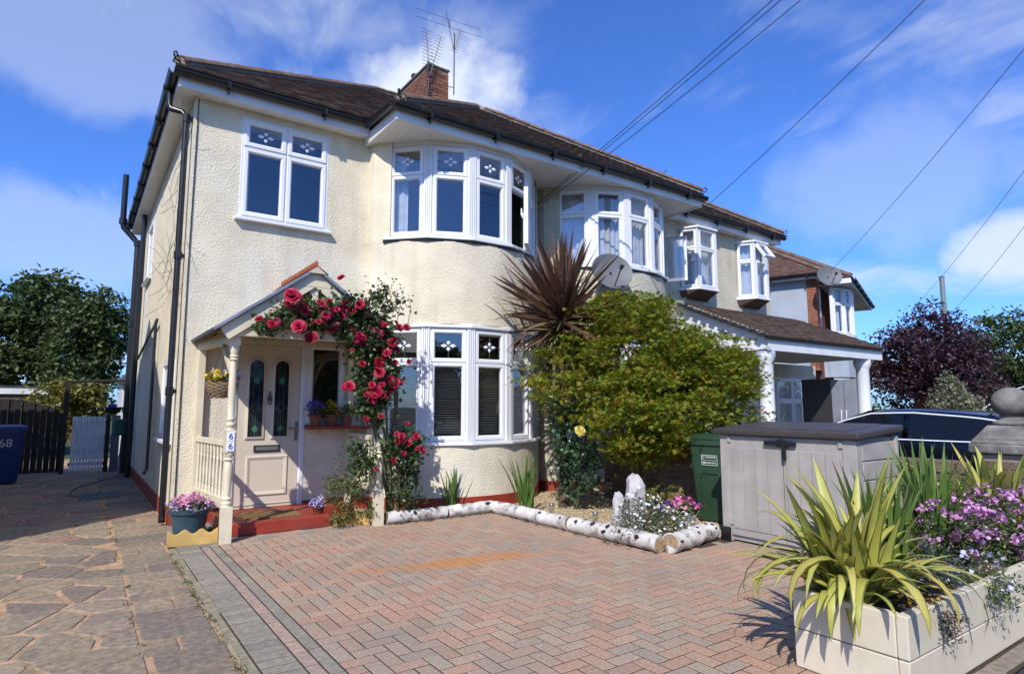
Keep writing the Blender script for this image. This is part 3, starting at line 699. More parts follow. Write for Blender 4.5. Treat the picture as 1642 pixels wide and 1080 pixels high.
for a in (.795, 1.105):
    b = MB(); o = arched(a-.028, a+.198, .965, 1.985, .006, 0); i_ = arched(a, a+.17, .993, 1.957, .006, 0); n_ = len(o)
    vs = o+i_+[(x, -.006, z) for x, y, z in [(p[0], 0, p[2]) for p in o]]
    b.prism([(x, -.004, z) for x, y, z in i_], [(x, .012-.0005, z) for x, y, z in i_]); b.build('door_glass', DG, door)
    rb = MB()
    for (p, q, p2, q2) in [(o[k], o[(k+1) % n_], i_[k], i_[(k+1) % n_]) for k in range(n_)]:
        rb.add([(p[0], .012, p[2]), (q[0], .012, q[2]), (q[0], -.004, q[2]), (p[0], -.004, p[2]), (q2[0], -.012, q2[2]), (p2[0], -.012, p2[2])], [(0, 1, 2, 3), (3, 2, 4, 5)])
    rb.build('glass_moulding', DOORP, door)
    c = a+.085
    for z, s in ((1.70, .055), (1.09, .05)):
        q = MB(); q.add([(c-s*.8, -.0055, z), (c, -.0055, z-s), (c+s*.8, -.0055, z), (c, -.0055, z+s)], [(0, 1, 2, 3)]); q.build('green_glass_diamond', STAINED, door)
    q = MB()
    for s in (.075, .05): q.tube([(c-s, -.006, 1.36), (c, -.006, 1.36-s), (c+s, -.006, 1.36), (c, -.006, 1.36+s), (c-s, -.006, 1.36)], .0025, 4)
    q.tube([(c, -.006, .995), (c, -.006, 1.28)], .0025, 4); q.tube([(c-.03, -.006, .995), (c-.03, -.006, 1.95)], .0012, 4); q.tube([(c+.03, -.006, .995), (c+.03, -.006, 1.95)], .0012, 4); q.build('lead_came', mat('lead_grey', (.22, .23, .24), .4, metal=.5), door)
def raised_panel(x0, x1, z0, z1):
    q = MB()
    for (e0, d0, e1, d1) in ((0, .012, .012, -.004), (.012, -.004, .03, -.002), (.03, -.002, .055, .008)):
        A = [(x0+e0, d0, z0+e0), (x1-e0, d0, z0+e0), (x1-e0, d0, z1-e0), (x0+e0, d0, z1-e0)]; B = [(x0+e1, d1, z0+e1), (x1-e1, d1, z0+e1), (x1-e1, d1, z1-e1), (x0+e1, d1, z1-e1)]
        q.add(A+B, [(i, (i+1) % 4, 4+(i+1) % 4, 4+i) for i in range(4)])
    q.add(B, [(0, 1, 2, 3)]); q.build('raised_panel', DOORP, door)
raised_panel(.795, 1.305, .26, .755)
DMETAL = mat('chrome_black_metal', (.10, .10, .10), .3, metal=.9)
b = MB(); b.box(.88, 1.20, -.004, .012, .80, .885); b.build('letterbox', mat('letterbox_black', (.03, .028, .025), .4), door, bevel=.004)
b = MB(); b.box(.905, 1.175, -.012, -.004, .82, .867); b.build('letter_flap', mat('letter_flap_metal', (.42, .40, .37), .3, metal=.8), door, bevel=.003)
b = MB(); b.lathe([(.001, 0), (.02, .01), (.024, .04), (.012, .09), (.006, .12), (.001, .13)], (1.045, -.005, 1.44), 10); b.tube([(1.045+.02*cos(t), -.02, 1.44+.045*sin(t)) for t in [pi*k/6 for k in range(13)]], .007, 6); b.build('knocker', DMETAL, door, smooth=60)
b = MB(); b.box(1.375, 1.41, -.004, .012, .93, 1.18); b.tube([(1.392, -.004, 1.09), (1.392, -.05, 1.09), (1.28, -.055, 1.09)], .01, 8); b.build('door_handle', mat('chrome', (.5, .5, .5), .2, metal=1), door, smooth=50)
window(house, (1.50, -.008, 0), (1, 0, 0), (0, -1, 0), .53, 1.13, 2.22, None, 1, name='side_light', sill=False)
b = MB(); b.box(1.49, 2.32, -.26, .0, 1.075, 1.115); b.build('tile_shelf', REDP, house, bevel=.008)
# roof of the left house: bed, tiles, hips
bed, tl = MB(), MB()
e0 = 5.385; ex, ey = -.27, -.33; RY = 3.8; sl = (RY-ey)/CP_
tile_slope(tl, bed, (ex, ey, e0), (1, 0, 0), (0, CP_, SP_), [(0, 0), (2.20-ex, 0), (2.20-ex+RY-ey, sl), (RY-ey, sl)])
be0 = 5.30; bey = -1.20; bx0, bx1 = 2.20, 2*PX-2.20; half = PX-bx0; ap = half/CP_
tile_slope(tl, bed, (bx0, bey, be0), (1, 0, 0), (0, CP_, SP_), [(0, 0), (half, 0), (half, ap)])
tile_slope(tl, bed, (bx0, bey, be0), (0, 1, 0), (CP_, 0, SP_), [(0, 0), (.87, 0), (.87+half-.1, ap-.12), (half, ap)])
bed.add([(ex, ey, e0), (ex, 2*RY-ey, e0), (RY+ex-ey, RY, e0+K*(RY-ey))], [(0, 1, 2)])
bed.add([(ex, 2*RY-ey, e0), (PX, 2*RY-ey, e0), (PX, RY, e0+K*(RY-ey)), (RY+ex-ey, RY, e0+K*(RY-ey))], [(0, 1, 2, 3)])
roof = bed.build('roof', ROOFBED, house); tl.build('roof_tiles', TILE, roof, kind='stuff')
ridge_tiles(roof, (ex+.05, ey+.05, e0+.09), (RY+ex-ey, RY, e0+K*(RY-ey)+.05)); ridge_tiles(roof, (bx0+.05, bey+.05, be0+.09), (PX, bey+half, be0+K*half+.05))
ridge_tiles(roof, (RY+ex-ey, RY, e0+K*(RY-ey)+.05), (PX, RY, e0+K*(RY-ey)+.05)); ridge_tiles(roof, (PX, bey+half, be0+K*half+.05), (PX, bey+half+.9, be0+K*half+.05))
for c in ((ex-.02, ey-.02, e0+.05), (bx0-.02, bey-.02, be0+.05)):      # hip irons
    q = MB(); q.tube([(c[0]+.14, c[1]+.14, c[2]+.05), (c[0]+.02, c[1]+.02, c[2]+.03), (c[0], c[1], c[2]+.06), (c[0]-.005, c[1]-.005, c[2]+.1), (c[0]+.02, c[1]+.02, c[2]+.125), (c[0]+.04, c[1]+.04, c[2]+.1), (c[0]+.03, c[1]+.03, c[2]+.075)], .011, 6); q.build('hip_iron', BLACK, roof, smooth=60)
q = MB(); soffit_boards(q, -.19, 2.215, -.19, -.001, SOF, 'x', .25); soffit_boards(q, -.19, -.001, .0, 7.7, SOF, 'y', .1); q.build('soffit', SOFF, house)
q = MB(); soffit_boards(q, 2.235, PX, -1.07, .05, BSOF, 'x', .1); q.build('bay_soffit', SOFF, house)
q = MB(); q.box(-.215, 2.20, -.215, -.19, SOF-.02, 5.375); q.box(-.215, -.19, -.1895, 7.75, SOF-.02, 5.374); q.box(2.205, 2.23, -1.105, -.0, BSOF-.02, 5.27); q.box(2.2295, PX, -1.105, -1.08, BSOF-.02, 5.272); q.build('fascia', FASC, house)
gutter(house, [(-.275, 7.75, 5.36), (-.275, -.275, 5.36)]); gutter(house, [(-.275, -.275, 5.361), (2.14, -.275, 5.361)]); gutter(house, [(2.14, -.275, 5.33), (2.14, -1.165, 5.28)]); gutter(house, [(2.14, -1.165, 5.279), (PX, -1.165, 5.279)])
# pipes on the side wall
q = MB(); q.tube([(-.26, .22, 5.31), (-.26, .22, 5.13), (-.24, .2, 5.07), (-.12, .12, 5.03), (-.075, .1, 4.97), (-.075, .1, .03)], .036, 10)
for z in (4.95, 3.2, 1.55): q.lathe([(.045, -.05), (.045, .05)], (-.075, .1, z), 10); q.box(-.11, -.0, .085, .115, z-.025, z+.025)
q.build('downpipe', BLACK, house, smooth=40)
q = MB(); q.tube([(.035, -.012, .2), (.03, -.012, 3), (.04, -.012, 5.2)], .006, 5); q.build('cable', BLACK, house)
q = MB(); q.tube([(-.42, 6.9, 6.3), (-.42, 6.9, 5.25), (-.40, 6.9, 5.15), (-.2, 6.85, 4.92), (-.13, 6.8, 4.8), (-.13, 6.8, .02)], .058, 10)
for z in (5.28, 4.82, 3.1, 1.3): q.lathe([(.075, -.06), (.075, .06)], (-.42 if z > 5 else -.13, 6.9 if z > 5 else 6.8, z), 10)
q.build('soil_pipe', BLACK, house, smooth=40)
q = MB(); q.tube([(-.09, 5.9, .02), (-.09, 5.9, 5.2)], .05, 10); q.tube([(-.04, 2.55, 2.7), (-.06, 2.5, 2.65), (-.06, 2.45, .45), (-.1, 2.45, .38)], .022, 8); q.tube([(-.05, 2.5, 2.66), (-.05, 5.8, 2.3)], .02, 6); q.build('waste_pipe', BLACK, house, smooth=40)
q = MB()
for k in range(26):            # dry creeper stems caught on the pipe
    rr = random.Random(k+40); z = rr.choice([rr.uniform(2.7, 3.4), rr.uniform(3.3, 5.0)]); p = Vector((-.12, .1+rr.uniform(-.05, .1), z)); pts_ = [p.copy()]
    d = Vector((-.03, rr.uniform(-.1, .5), rr.uniform(-.5, .5)))
    for s in range(6): d = (d+Vector((rr.uniform(-.08, .06), rr.uniform(-.3, .3), rr.uniform(-.35, .3)))).normalized(); p = p+d*rr.uniform(.06, .14); p.x = min(p.x, -.01 if p.y > 0 else -.02); pts_.append(p.copy())
    q.tube(pts_, .0028, 4, False)
q.build('dry_creeper_stems', mat('dry_stem', (.20, .14, .09), .9), house)
# chimney, bricks laid one by one
bm_, mo = MB(), MB(); brick_stack(bm_, mo, 5.0, 5.52, 3.5, 5.0, 7.3, 9.0)
ch = bm_.build('chimney', BRICK, house, kind='stuff'); mo.build('chimney_mortar', MORTAR, ch)
q = MB(); q.box(4.97, 5.55, 3.47, 5.03, 9.0, 9.05); q.build('chimney_cap', CONC, ch, bevel=.02)
q = MB(); q.lathe([(.11, 0), (.10, .15), (.13, .17), (.13, .22), (.08, .22)], (5.2, 4.5, 9.05), 14); q.build('chimney_pot', BLACK, ch, smooth=40)

# ------------------------------------------------------------------ attached twin house on the right
twin = thing('semi_detached_house', 'attached cream neighbour house with net curtains, open casement and two small oriels', 'house', (8.9, 3.8, 0))
XE = 12.35
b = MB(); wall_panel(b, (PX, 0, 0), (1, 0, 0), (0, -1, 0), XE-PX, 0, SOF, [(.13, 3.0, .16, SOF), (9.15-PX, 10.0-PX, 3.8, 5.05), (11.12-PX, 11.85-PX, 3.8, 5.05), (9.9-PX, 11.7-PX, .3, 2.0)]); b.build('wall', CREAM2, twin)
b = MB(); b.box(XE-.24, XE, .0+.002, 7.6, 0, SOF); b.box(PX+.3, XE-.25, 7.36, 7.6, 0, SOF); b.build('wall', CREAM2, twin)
b = MB(); b.box(PX+.1, XE-.3, 2.9, 3.0, 0, SOF); b.box(PX+.06, XE-.3, .3, 7.3, 2.52, 2.62); b.box(PX+.06, XE-.3, .3, 7.2, -.01, .1); b.box(PX+.06, XE-.3, .02, 7.5, SOF+.02, SOF+.06); b.box(PX, 8.1, -.9, .02, BSOF+.02, BSOF+.06); b.build('room_partition', DARKROOM, twin)
def twin_opts(lv, i):
    o = dict(curtain=(.03, .97))
    if lv == 1 and i == 4: o['open_'] = (('low', 0), R(75), 'right')
    return o
_dw = window
def window_t(*a, **k):
    k['zt'] = None; return _dw(*a, **k)
V = bay(twin, 2*PX-3.78, twin_opts, CREAM2)
window(twin, (9.9, -.005, 0), (1, 0, 0), (0, -1, 0), 1.8, .3, 2.0, 1.45, 3, curtain=(.03, .97))
def oriel(par, x0, W, z0, z1, zt, dpt=.34, op=None):
    a, b_ = Vector((x0, -.004, 0)), Vector((x0+.19, -dpt, 0)); c, d = Vector((x0+W-.19, -dpt, 0)), Vector((x0+W, -.004, 0))
    for i, (p, q) in enumerate(((a, b_), (b_, c), (c, d))):
        u = (q-p).normalized(); n = Vector((u.y, -u.x, 0)); L_ = (q-p).length
        window(par, p+u*.02, u, n, L_-.04, z0, z1, zt, 1, name='oriel_window', fw=.035, sw=.045, sill=False, curtain=(.04, .96), open_=(('top', 0), R(35), 'top') if (op and i == 1) else None)
    for p in (b_, c):
        q = MB(); q.box(p.x-.03, p.x+.03, p.y-.012, p.y+.05, z0, z1); q.build('corner_post', UPVC, par)
    pl = [a+Vector((-.04, .004, 0)), b_+Vector((-.03, -.05, 0)), c+Vector((.03, -.05, 0)), d+Vector((.04, .004, 0))]
    q = MB(); q.ext([(v.x, v.y, z0-.05) for v in pl], (0, 0, .05)); q.build('oriel_sill', UPVC, par, bevel=.006)
    q = MB(); q.ext([(v.x, v.y, z1) for v in pl], (0, 0, .04)); q.build('oriel_top', UPVC, par)
    q = MB(); s = [(v.x*.85+(x0+W/2)*.15, v.y*.35, z0-.19) for v in pl]; q.prism(s, [(v.x, v.y+.03 if v.y < -.1 else v.y, z0-.051) for v in pl]); q.build('oriel_base', mat('dark_brown_timber', (.09, .055, .04), .7), par)
oriel(twin, 9.10, .95, 3.80, 5.05, 4.62); oriel(twin, 11.07, .85, 3.80, 5.05, 4.62, op=True)
bed, tl = MB(), MB(); XR = XE+.27
tile_slope(tl, bed, (PX, bey, be0), (1, 0, 0), (0, CP_, SP_), [(0, 0), (half, 0), (0, ap)])
tile_slope(tl, bed, (bx1, ey, e0), (1, 0, 0), (0, CP_, SP_), [(0, 0), (XR-bx1, 0), (XR-bx1-RY+ey, sl), (-(RY-ey), sl)])
bed.add([(bx1, bey, be0), (bx1, ey, be0), (PX, ey+half, be0+K*half), (PX, bey+half, be0+K*half)], [(0, 1, 2, 3)])
bed.add([(XR, ey, e0), (XR, 2*RY-ey, e0), (XR-RY+ey, RY, e0+K*(RY-ey))], [(0, 1, 2)])
bed.add([(PX, RY, e0+K*(RY-ey)), (XR-RY+ey, RY, e0+K*(RY-ey)), (XR, 2*RY-ey, e0), (PX, 2*RY-ey, e0)], [(0, 1, 2, 3)])
roof2 = bed.build('roof', ROOFBED, twin); tl.build('roof_tiles', TILE, roof2, kind='stuff')
ridge_tiles(roof2, (bx1-.05, bey+.05, be0+.09), (PX, bey+half, be0+K*half+.05)); ridge_tiles(roof2, (XR-.05, ey+.05, e0+.09), (XR-RY+ey, RY, e0+K*(RY-ey)+.05)); ridge_tiles(roof2, (PX, RY, e0+K*(RY-ey)+.05), (XR-RY+ey, RY, e0+K*(RY-ey)+.05))
for c in ((XR+.02, ey-.02, e0+.05, -1), (bx1+.02, bey-.02, be0+.05, -1)):
    q = MB(); q.tube([(c[0]-.14, c[1]+.14, c[2]+.05), (c[0]-.02, c[1]+.02, c[2]+.03), (c[0], c[1], c[2]+.07), (c[0]-.02, c[1]+.02, c[2]+.12), (c[0]-.04, c[1]+.04, c[2]+.09)], .011, 6); q.build('hip_iron', BLACK, roof2, smooth=60)
q = MB(); soffit_boards(q, PX, bx1-.03, -1.07, .05, BSOF, 'x', .1); q.build('bay_soffit', SOFF, twin)
q = MB(); soffit_boards(q, bx1, XR-.06, -.19, -.001, SOF, 'x', .25); q.build('soffit', SOFF, twin)
q = MB(); q.box(PX, bx1-.03, -1.105, -1.08, BSOF-.02, 5.272); q.box(bx1-.03, bx1-.005, -1.105, 0, BSOF-.02, 5.27); q.box(bx1, XR-.055, -.215, -.19, SOF-.02, 5.375); q.build('fascia', FASC, twin)
gutter(twin, [(PX, -1.165, 5.279), (bx1+.06, -1.165, 5.279)]); gutter(twin, [(bx1+.06, -1.165, 5.28), (bx1+.06, -.275, 5.33)]); gutter(twin, [(bx1+.06, -.275, 5.361), (XR+.01, -.275, 5.361)])
q = MB(); q.tube([(PX+.02, -.02, .2), (PX+.02, -.02, 4.75), (PX+.1, -.05, 4.85)], .01, 5); q.build('cable', mat('grey_cable', (.12, .12, .11), .6), twin)
bm_, mo = MB(), MB(); brick_stack(bm_, mo, 13.2, 13.85, 4.6, 5.1, 6.4, 7.9)
ch2 = bm_.build('chimney', BRICK, twin, kind='stuff'); mo.build('chimney_mortar', MORTAR, ch2); q = MB(); q.box(13.15, 13.9, 4.55, 5.15, 7.9, 7.98); q.build('chimney_cap', CONC, ch2, bevel=.02)

# carport on the neighbour's side
cpt = thing('carport', 'white lean-to carport with brown tiled roof and columns against the neighbour house', 'carport', (11.2, -1, 0))
CX0, CX1, CY, CZ, CT = 8.95, 13.2, -2.0, 2.62, 3.48
bed, tl = MB(), MB(); sv = Vector((0, -CY-.0, CT-CZ)); sL = sv.length
tile_slope(tl, bed, (CX0-.1, CY-.1, CZ-.03), (1, 0, 0), sv.normalized(), [(0, 0), (CX1-CX0+.2, 0), (CX1-CX0+.2, sL), (0, sL)])
rf = bed.build('roof', ROOFBED, cpt); tl.build('roof_tiles', TILE, rf, kind='stuff')
q = MB(); q.box(CX0, CX1, CY-.03, CY-.002, 2.36, 2.60); q.build('fascia', FASC, cpt)
q = MB(); yk = CY                                       # board by board gable cheek
while yk < -.02:
    y2 = min(yk+.1, -.01); q.prism([(CX0, yk+.002, 2.38), (CX0, y2-.002, 2.38), (CX0, y2-.002, CZ-.06+(y2-CY)*(CT-CZ)/2), (CX0, yk+.002, CZ-.06+(yk-CY)*(CT-CZ)/2)], [(CX0+.02, yk+.002, 2.38), (CX0+.02, y2-.002, 2.38), (CX0+.02, y2-.002, CZ-.06+(y2-CY)*(CT-CZ)/2), (CX0+.02, yk+.002, CZ-.06+(yk-CY)*(CT-CZ)/2)]); yk += .1
q.build('cladding_boards', UPVC, cpt)
q = MB(); q.bar((CX0-.02, CY, CZ-.02), (CX0-.02, -.01, CT-.02), .03, .12); q.build('barge_board', UPVC, cpt)
q = MB(); q.box(CX0+.03, CX1, CY+.01, -.02, 2.40, 2.42); q.build('ceiling', mat('carport_ceiling', (.35, .33, .29), .8), cpt)
for x in (CX0+.16, CX1-.55):
    q = MB(); q.lathe([(.16, 0), (.16, .12), (.13, .16), (.125, 2.15), (.15, 2.2), (.17, 2.26), (.17, 2.355)], (x, CY+.14, 0), 20); q.build('column', UPVC, cpt, smooth=40)
q = MB(); q.box(11.9, 11.95, -2.06, -1.82, .02, 1.93); gd = q.build('gate_leaf', mat('grey_gate_paint', (.24, .26, .30), .4, var=.1, vscale=4), cpt, bevel=.006); q = MB(); q.box(11.9, 11.95, -1.80, -1.56, .02, 1.93); q.build('gate_leaf', MATS['grey_gate_paint'], cpt, bevel=.006); q = MB(); q.tube([(11.87, -1.86, .9), (11.85, -1.86, 1.1), (11.87, -1.86, 1.3)], .012, 6); q.tube([(11.87, -1.76, .9), (11.85, -1.76, 1.1), (11.87, -1.76, 1.3)], .012, 6); q.build('gate_handle', UPVC, gd)
q = MB(); q.box(11.9, 11.95, -1.54, -.92, .02, 1.95); q.build('gate_leaf', mat('dark_gate_tone', (.035, .033, .035), .5), cpt)  # gate leaf in a much darker tone than its neighbours

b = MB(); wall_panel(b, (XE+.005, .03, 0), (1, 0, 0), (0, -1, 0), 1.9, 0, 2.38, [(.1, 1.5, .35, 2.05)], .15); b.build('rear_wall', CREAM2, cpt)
window(cpt, (XE+.105, .025, 0), (1, 0, 0), (0, -1, 0), 1.4, .35, 2.05, 1.5, 2, curtain=(.03, .97), name='window')
# third house further along
h3 = thing('semi_detached_house', 'distant house with blue grey side wall, brick front and white curved bay', 'house', (20, 4.5, 0))
hx, hy, hs3 = 16.3, 1.0, 5.05
b = MB(); b.box(hx, hx+.25, hy+.25, 8.5, 0, hs3); b.build('wall', GREYR, h3)
bm_, mo = MB(), MB(); brick_stack(bm_, mo, hx-.002, hx+.5, hy-.0, hy+.248, 2.4, hs3); p_ = bm_.build('brick_pier', mat('red_brick_far', (.3, .12, .07), .9, rand='island', rcols=[(.22, .08, .05), (.32, .13, .08), (.27, .11, .07)], var=.2, vscale=20), h3, kind='stuff'); mo.build('brick_mortar', MORTAR, p_)
b = MB(); b.box(hx+.5, 24, hy+.05, hy+.25, 0, hs3); b.build('wall', mat('red_brick_wall', (.25, .10, .065), .9, var=.3, vscale=20), h3)
V3 = [Vector((18.4-1.25*sin(R(50-20*i)), hy+.55-1.25*cos(R(50-20*i)), 0)) for i in range(6)]
for lv, (z0, z1, zt) in enumerate(((.8, 2.2, 1.75), (3.55, 4.95, 4.45))):
    for i in range(5):
        p, q_ = V3[i], V3[i+1]; u = (q_-p).normalized(); window(h3, p+u*.03, u, (u.y, -u.x, 0), (q_-p).length-.06, z0, z1, zt, 1, name='bay_window', fw=.04, sw=.045, sill=False, curtain=(.03, .97))
    for p in V3: b = MB(); b.box(p.x-.04, p.x+.04, p.y-.03, p.y+.06, z0, z1); b.build('corner_post', UPVC, h3)
for z0, z1, m_ in ((0, .78, GREYR), (2.24, 3.45, TILE3)):
    b = MB(); b.prism([(p.x, p.y-.03, z0) for p in V3]+[(V3[-1].x, hy+.1, z0), (V3[0].x, hy+.1, z0)], [(p.x, p.y-.03, z1) for p in V3]+[(V3[-1].x, hy+.1, z1), (V3[0].x, hy+.1, z1)]); b.build('bay_wall', GREYR if z0 > 1 else mat('red_brick_wall', (.25, .1, .065)), h3)
b = MB(); b.prism([(p.x, p.y-.07, 3.46) for p in V3]+[(V3[-1].x, hy+.1, 3.46), (V3[0].x, hy+.1, 3.46)], [(p.x, p.y-.07, 3.54) for p in V3]+[(V3[-1].x, hy+.1, 3.54), (V3[0].x, hy+.1, 3.54)]); b.build('bay_sill', UPVC, h3)
window(h3, (16.82, hy+.04, 0), (1, 0, 0), (0, -1, 0), .45, 3.6, 4.9, 4.4, 1, sill=False)
window(h3, (20.6, hy+.04, 0), (1, 0, 0), (0, -1, 0), 1.6, 3.5, 4.85, 4.4, 3, curtain=(.02, .98))
bed, tl = MB(), MB(); ez = hs3+.12; hry = 4.6
tile_slope(tl, bed, (hx-.25, hy-.3, ez), (1, 0, 0), (0, CP_, SP_), [(0, 0), (8.5, 0), (8.5, (hry-hy+.3)/CP_), (hry-hy+.3, (hry-hy+.3)/CP_)])
tile_slope(tl, bed, (hx-.25, hy-.3, ez), (0, 1, 0), (CP_, 0, SP_), [(0, 0), (2*(hry-hy+.3), 0), (hry-hy+.3, (hry-hy+.3)/CP_)])
wx0, wx1, wy = 17.1, 23.6, .15; hh = (wx1-wx0)/2
tile_slope(tl, bed, (wx0, wy, ez-.04), (1, 0, 0), (0, CP_, SP_), [(0, 0), (wx1-wx0, 0), (hh, hh/CP_)]); tile_slope(tl, bed, (wx0, wy, ez-.04), (0, 1, 0), (CP_, 0, SP_), [(0, 0), (1.45, 0), (1.45+hh, hh/CP_), (hh, hh/CP_)])
rf3 = bed.build('roof', ROOFBED, h3); tl.build('roof_tiles', TILE3, rf3, kind='stuff')
ridge_tiles(rf3, (hx-.2, hy-.25, ez+.06), (hx-.25+hry-hy+.3, hry, ez+K*(hry-hy+.3)+.05)); ridge_tiles(rf3, (wx0+.05, wy+.05, ez+.04), (wx0+hh, wy+hh, ez+K*hh+.02))
q = MB(); q.box(hx-.22, hx+.6, hy-.27, hy, hs3, hs3+.015); q.box(hx-.22, hx, hy, 8.5, hs3, hs3+.015); q.box(wx0+.03, wx1, wy+.05, hy+.1, hs3-.05, hs3-.035); q.build('soffit', SOFF, h3)
q = MB(); q.box(hx-.23, hx-.205, hy-.27, 8.5, hs3-.02, ez-.01); q.box(hx-.2, wx0+.03, hy-.29, hy-.265, hs3-.02, ez-.01); q.box(wx0+.01, wx0+.03, wy+.03, hy-.27, hs3-.07, ez-.05); q.box(wx0+.03, wx1, wy+.02, wy+.045, hs3-.07, ez-.05); q.build('fascia', FASC, h3)
gutter(h3, [(hx-.28, 8.5, ez-.03), (hx-.28, hy-.32, ez-.03)]); gutter(h3, [(wx0, wy-.04, ez-.06), (wx1, wy-.04, ez-.06)])
q = MB(); q.box(18.9, 20.4, -1.6, hy, 2.3, 2.38); q.prism([(18.8, -1.7, 2.38), (20.6, -1.7, 2.38), (20.6, hy, 2.38), (18.8, hy, 2.38)], [(18.8, hy-.02, 3.3), (20.6, hy-.02, 3.3), (20.6, hy, 3.3), (18.8, hy, 3.3)]); q.build('porch_roof', TILE3, h3)
bm_, mo = MB(), MB(); brick_stack(bm_, mo, 19.0, 19.4, -1.5, -1.1, 0, 2.3); p_ = bm_.build('porch_pier', mat('red_brick_far', (.3, .12, .07)), h3, kind='stuff'); mo.build('brick_mortar', MORTAR, p_)

h3.rotation_euler = (0, 0, R(20)); h3.location = (18.58, 5.55, 0)
# house on the other side of the path, whose gable throws the shade on the path
lh = thing('semi_detached_house', 'house across the path on the far left whose gable shades the paving', 'house', (-6, 2.5, 0))
LX, LY, LB = -2.75, -1.0, 5.4
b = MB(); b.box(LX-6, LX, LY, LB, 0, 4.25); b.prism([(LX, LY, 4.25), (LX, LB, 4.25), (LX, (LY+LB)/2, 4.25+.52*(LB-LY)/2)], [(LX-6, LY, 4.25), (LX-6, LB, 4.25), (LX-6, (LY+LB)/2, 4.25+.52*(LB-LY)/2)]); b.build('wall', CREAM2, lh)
bed, tl = MB(), MB(); pv = Vector((0, 1, .52)).normalized()
tile_slope(tl, bed, (LX-6.1, LY-.25, 4.20), (1, 0, 0), pv, [(0, 0), (6.2, 0), (6.2, 3.89), (0, 3.89)]); tile_slope(tl, bed, (LX+.1, LB+.25, 4.20), (-1, 0, 0), (0, -pv.y, pv.z), [(0, 0), (6.2, 0), (6.2, 3.89), (0, 3.89)])
rf4 = bed.build('roof', ROOFBED, lh); tl.build('roof_tiles', TILE, rf4, kind='stuff'); ridge_tiles(rf4, (LX-6, (LY+LB)/2, 6.00), (LX+.1, (LY+LB)/2, 6.00))
window(lh, (LX-4, LY-.005, 0), (1, 0, 0), (0, -1, 0), 1.8, 3.0, 4.1, 3.75, 3); window(lh, (LX-4, LY-.005, 0), (1, 0, 0), (0, -1, 0), 2.4, .9, 2.3, 1.9, 3)

# ------------------------------------------------------------------ timber porch
porch = thing('porch', 'cream timber gabled porch with turned posts and lead roof over the front door', 'porch', (1.15, -.7, 0))
PY = -1.34
def turned_post(x, nm='post'):
    q = MB(); h = .052
    def blk(z0, z1, s=h): q.box(x-s, x+s, PY-s, PY+s, z0, z1)
    blk(0, .36); blk(.90, 1.13, .05); blk(2.0, 2.12, .05)
    q.lathe([(.05, .36), (.042, .37), (.05, .385), (.05, .40), (.036, .415), (.048, .44), (.03, .46), (.034, .50), (.042, .62), (.046, .72), (.04, .79), (.03, .81), (.048, .83), (.034, .85), (.05, .88), (.05, .90)], (x, PY, 0), 16)
    q.lathe([(.05, 1.13), (.034, 1.15), (.05, 1.175), (.05, 1.19), (.032, 1.21), (.046, 1.24), (.034, 1.27), (.038, 1.40), (.04, 1.55), (.035, 1.75), (.03, 1.84), (.046, 1.855), (.034, 1.87), (.046, 1.89), (.034, 1.905), (.05, 1.95), (.05, 2.0)], (x, PY, 0), 16)
    return q.build(nm, PORCHP, porch, smooth=35)
PLX, PRX = .345, 1.985
pl_ = turned_post(PLX); turned_post(PRX)
for x in (.235, 2.09):
    q = MB(); q.box(x-.04, x+.04, -.075, -.002, .0, 2.08); q.build('wall_post', PORCHP, porch, bevel=.004)
for x, xw in ((PLX, .235), (PRX, 2.09)):
    q = MB(); A, B = Vector((x, PY+.05, 0)), Vector((xw, -.075, 0)); D = B-A
    for z, h_ in ((.99, .06), (.40, .07)):
        q.bar(A+Vector((0, 0, z)), B+Vector((0, 0, z)), .055, h_)
    q.build('rail', PORCHP, porch, bevel=.005)
    for k in range(9):
        c = A+D*((k+.7)/9.3); q = MB(); q.lathe([(.018, .43), (.018, .50), (.012, .52), (.018, .54), (.013, .56), (.018, .66), (.013, .80), (.018, .83), (.012, .85), (.018, .87), (.018, .965)], (c.x, c.y, 0), 8); q.build('baluster', PORCHP, porch, smooth=40)
    q = MB(); q.bar(Vector((x, PY-.02, 2.10)), Vector((xw, -.002, 2.10)), .09, .11); q.build('plate_beam', PORCHP, porch, bevel=.004)
    q = MB(); q.bar(A+Vector((0, .02, 1.72)), A+Vector(((xw-x)*.2, .42, 2.03)), .04, .05); q.build('brace', PORCHP, porch)
AX, AZ, EX, EZ = 1.13, 2.87, .18, 2.17; FY = -1.46
def sl_pt(t, s): return Vector((AX+(EX-AX)*t*s, 0, AZ+(EZ-AZ)*t))
q = MB(); q.box(.30, 2.03, FY+.03, FY+.085, 2.10, 2.205); q.build('tie_beam', PORCHP, porch, bevel=.005)
q = MB(); q.prism([(AX-.24, FY-.003, AZ-.175), (AX+.24, FY-.003, AZ-.175), (AX+.03, FY-.003, AZ-.012), (AX-.03, FY-.003, AZ-.012)], [(AX-.24, FY+.03, AZ-.175), (AX+.24, FY+.03, AZ-.175), (AX+.03, FY+.03, AZ-.012), (AX-.03, FY+.03, AZ-.012)]); q.build('apex_plate', PORCHP, porch)
q = MB(); q.box(AX-.045, AX+.045, FY+.028, FY+.084, 2.206, AZ-.13); q.build('king_post', PORCHP, porch, bevel=.005)
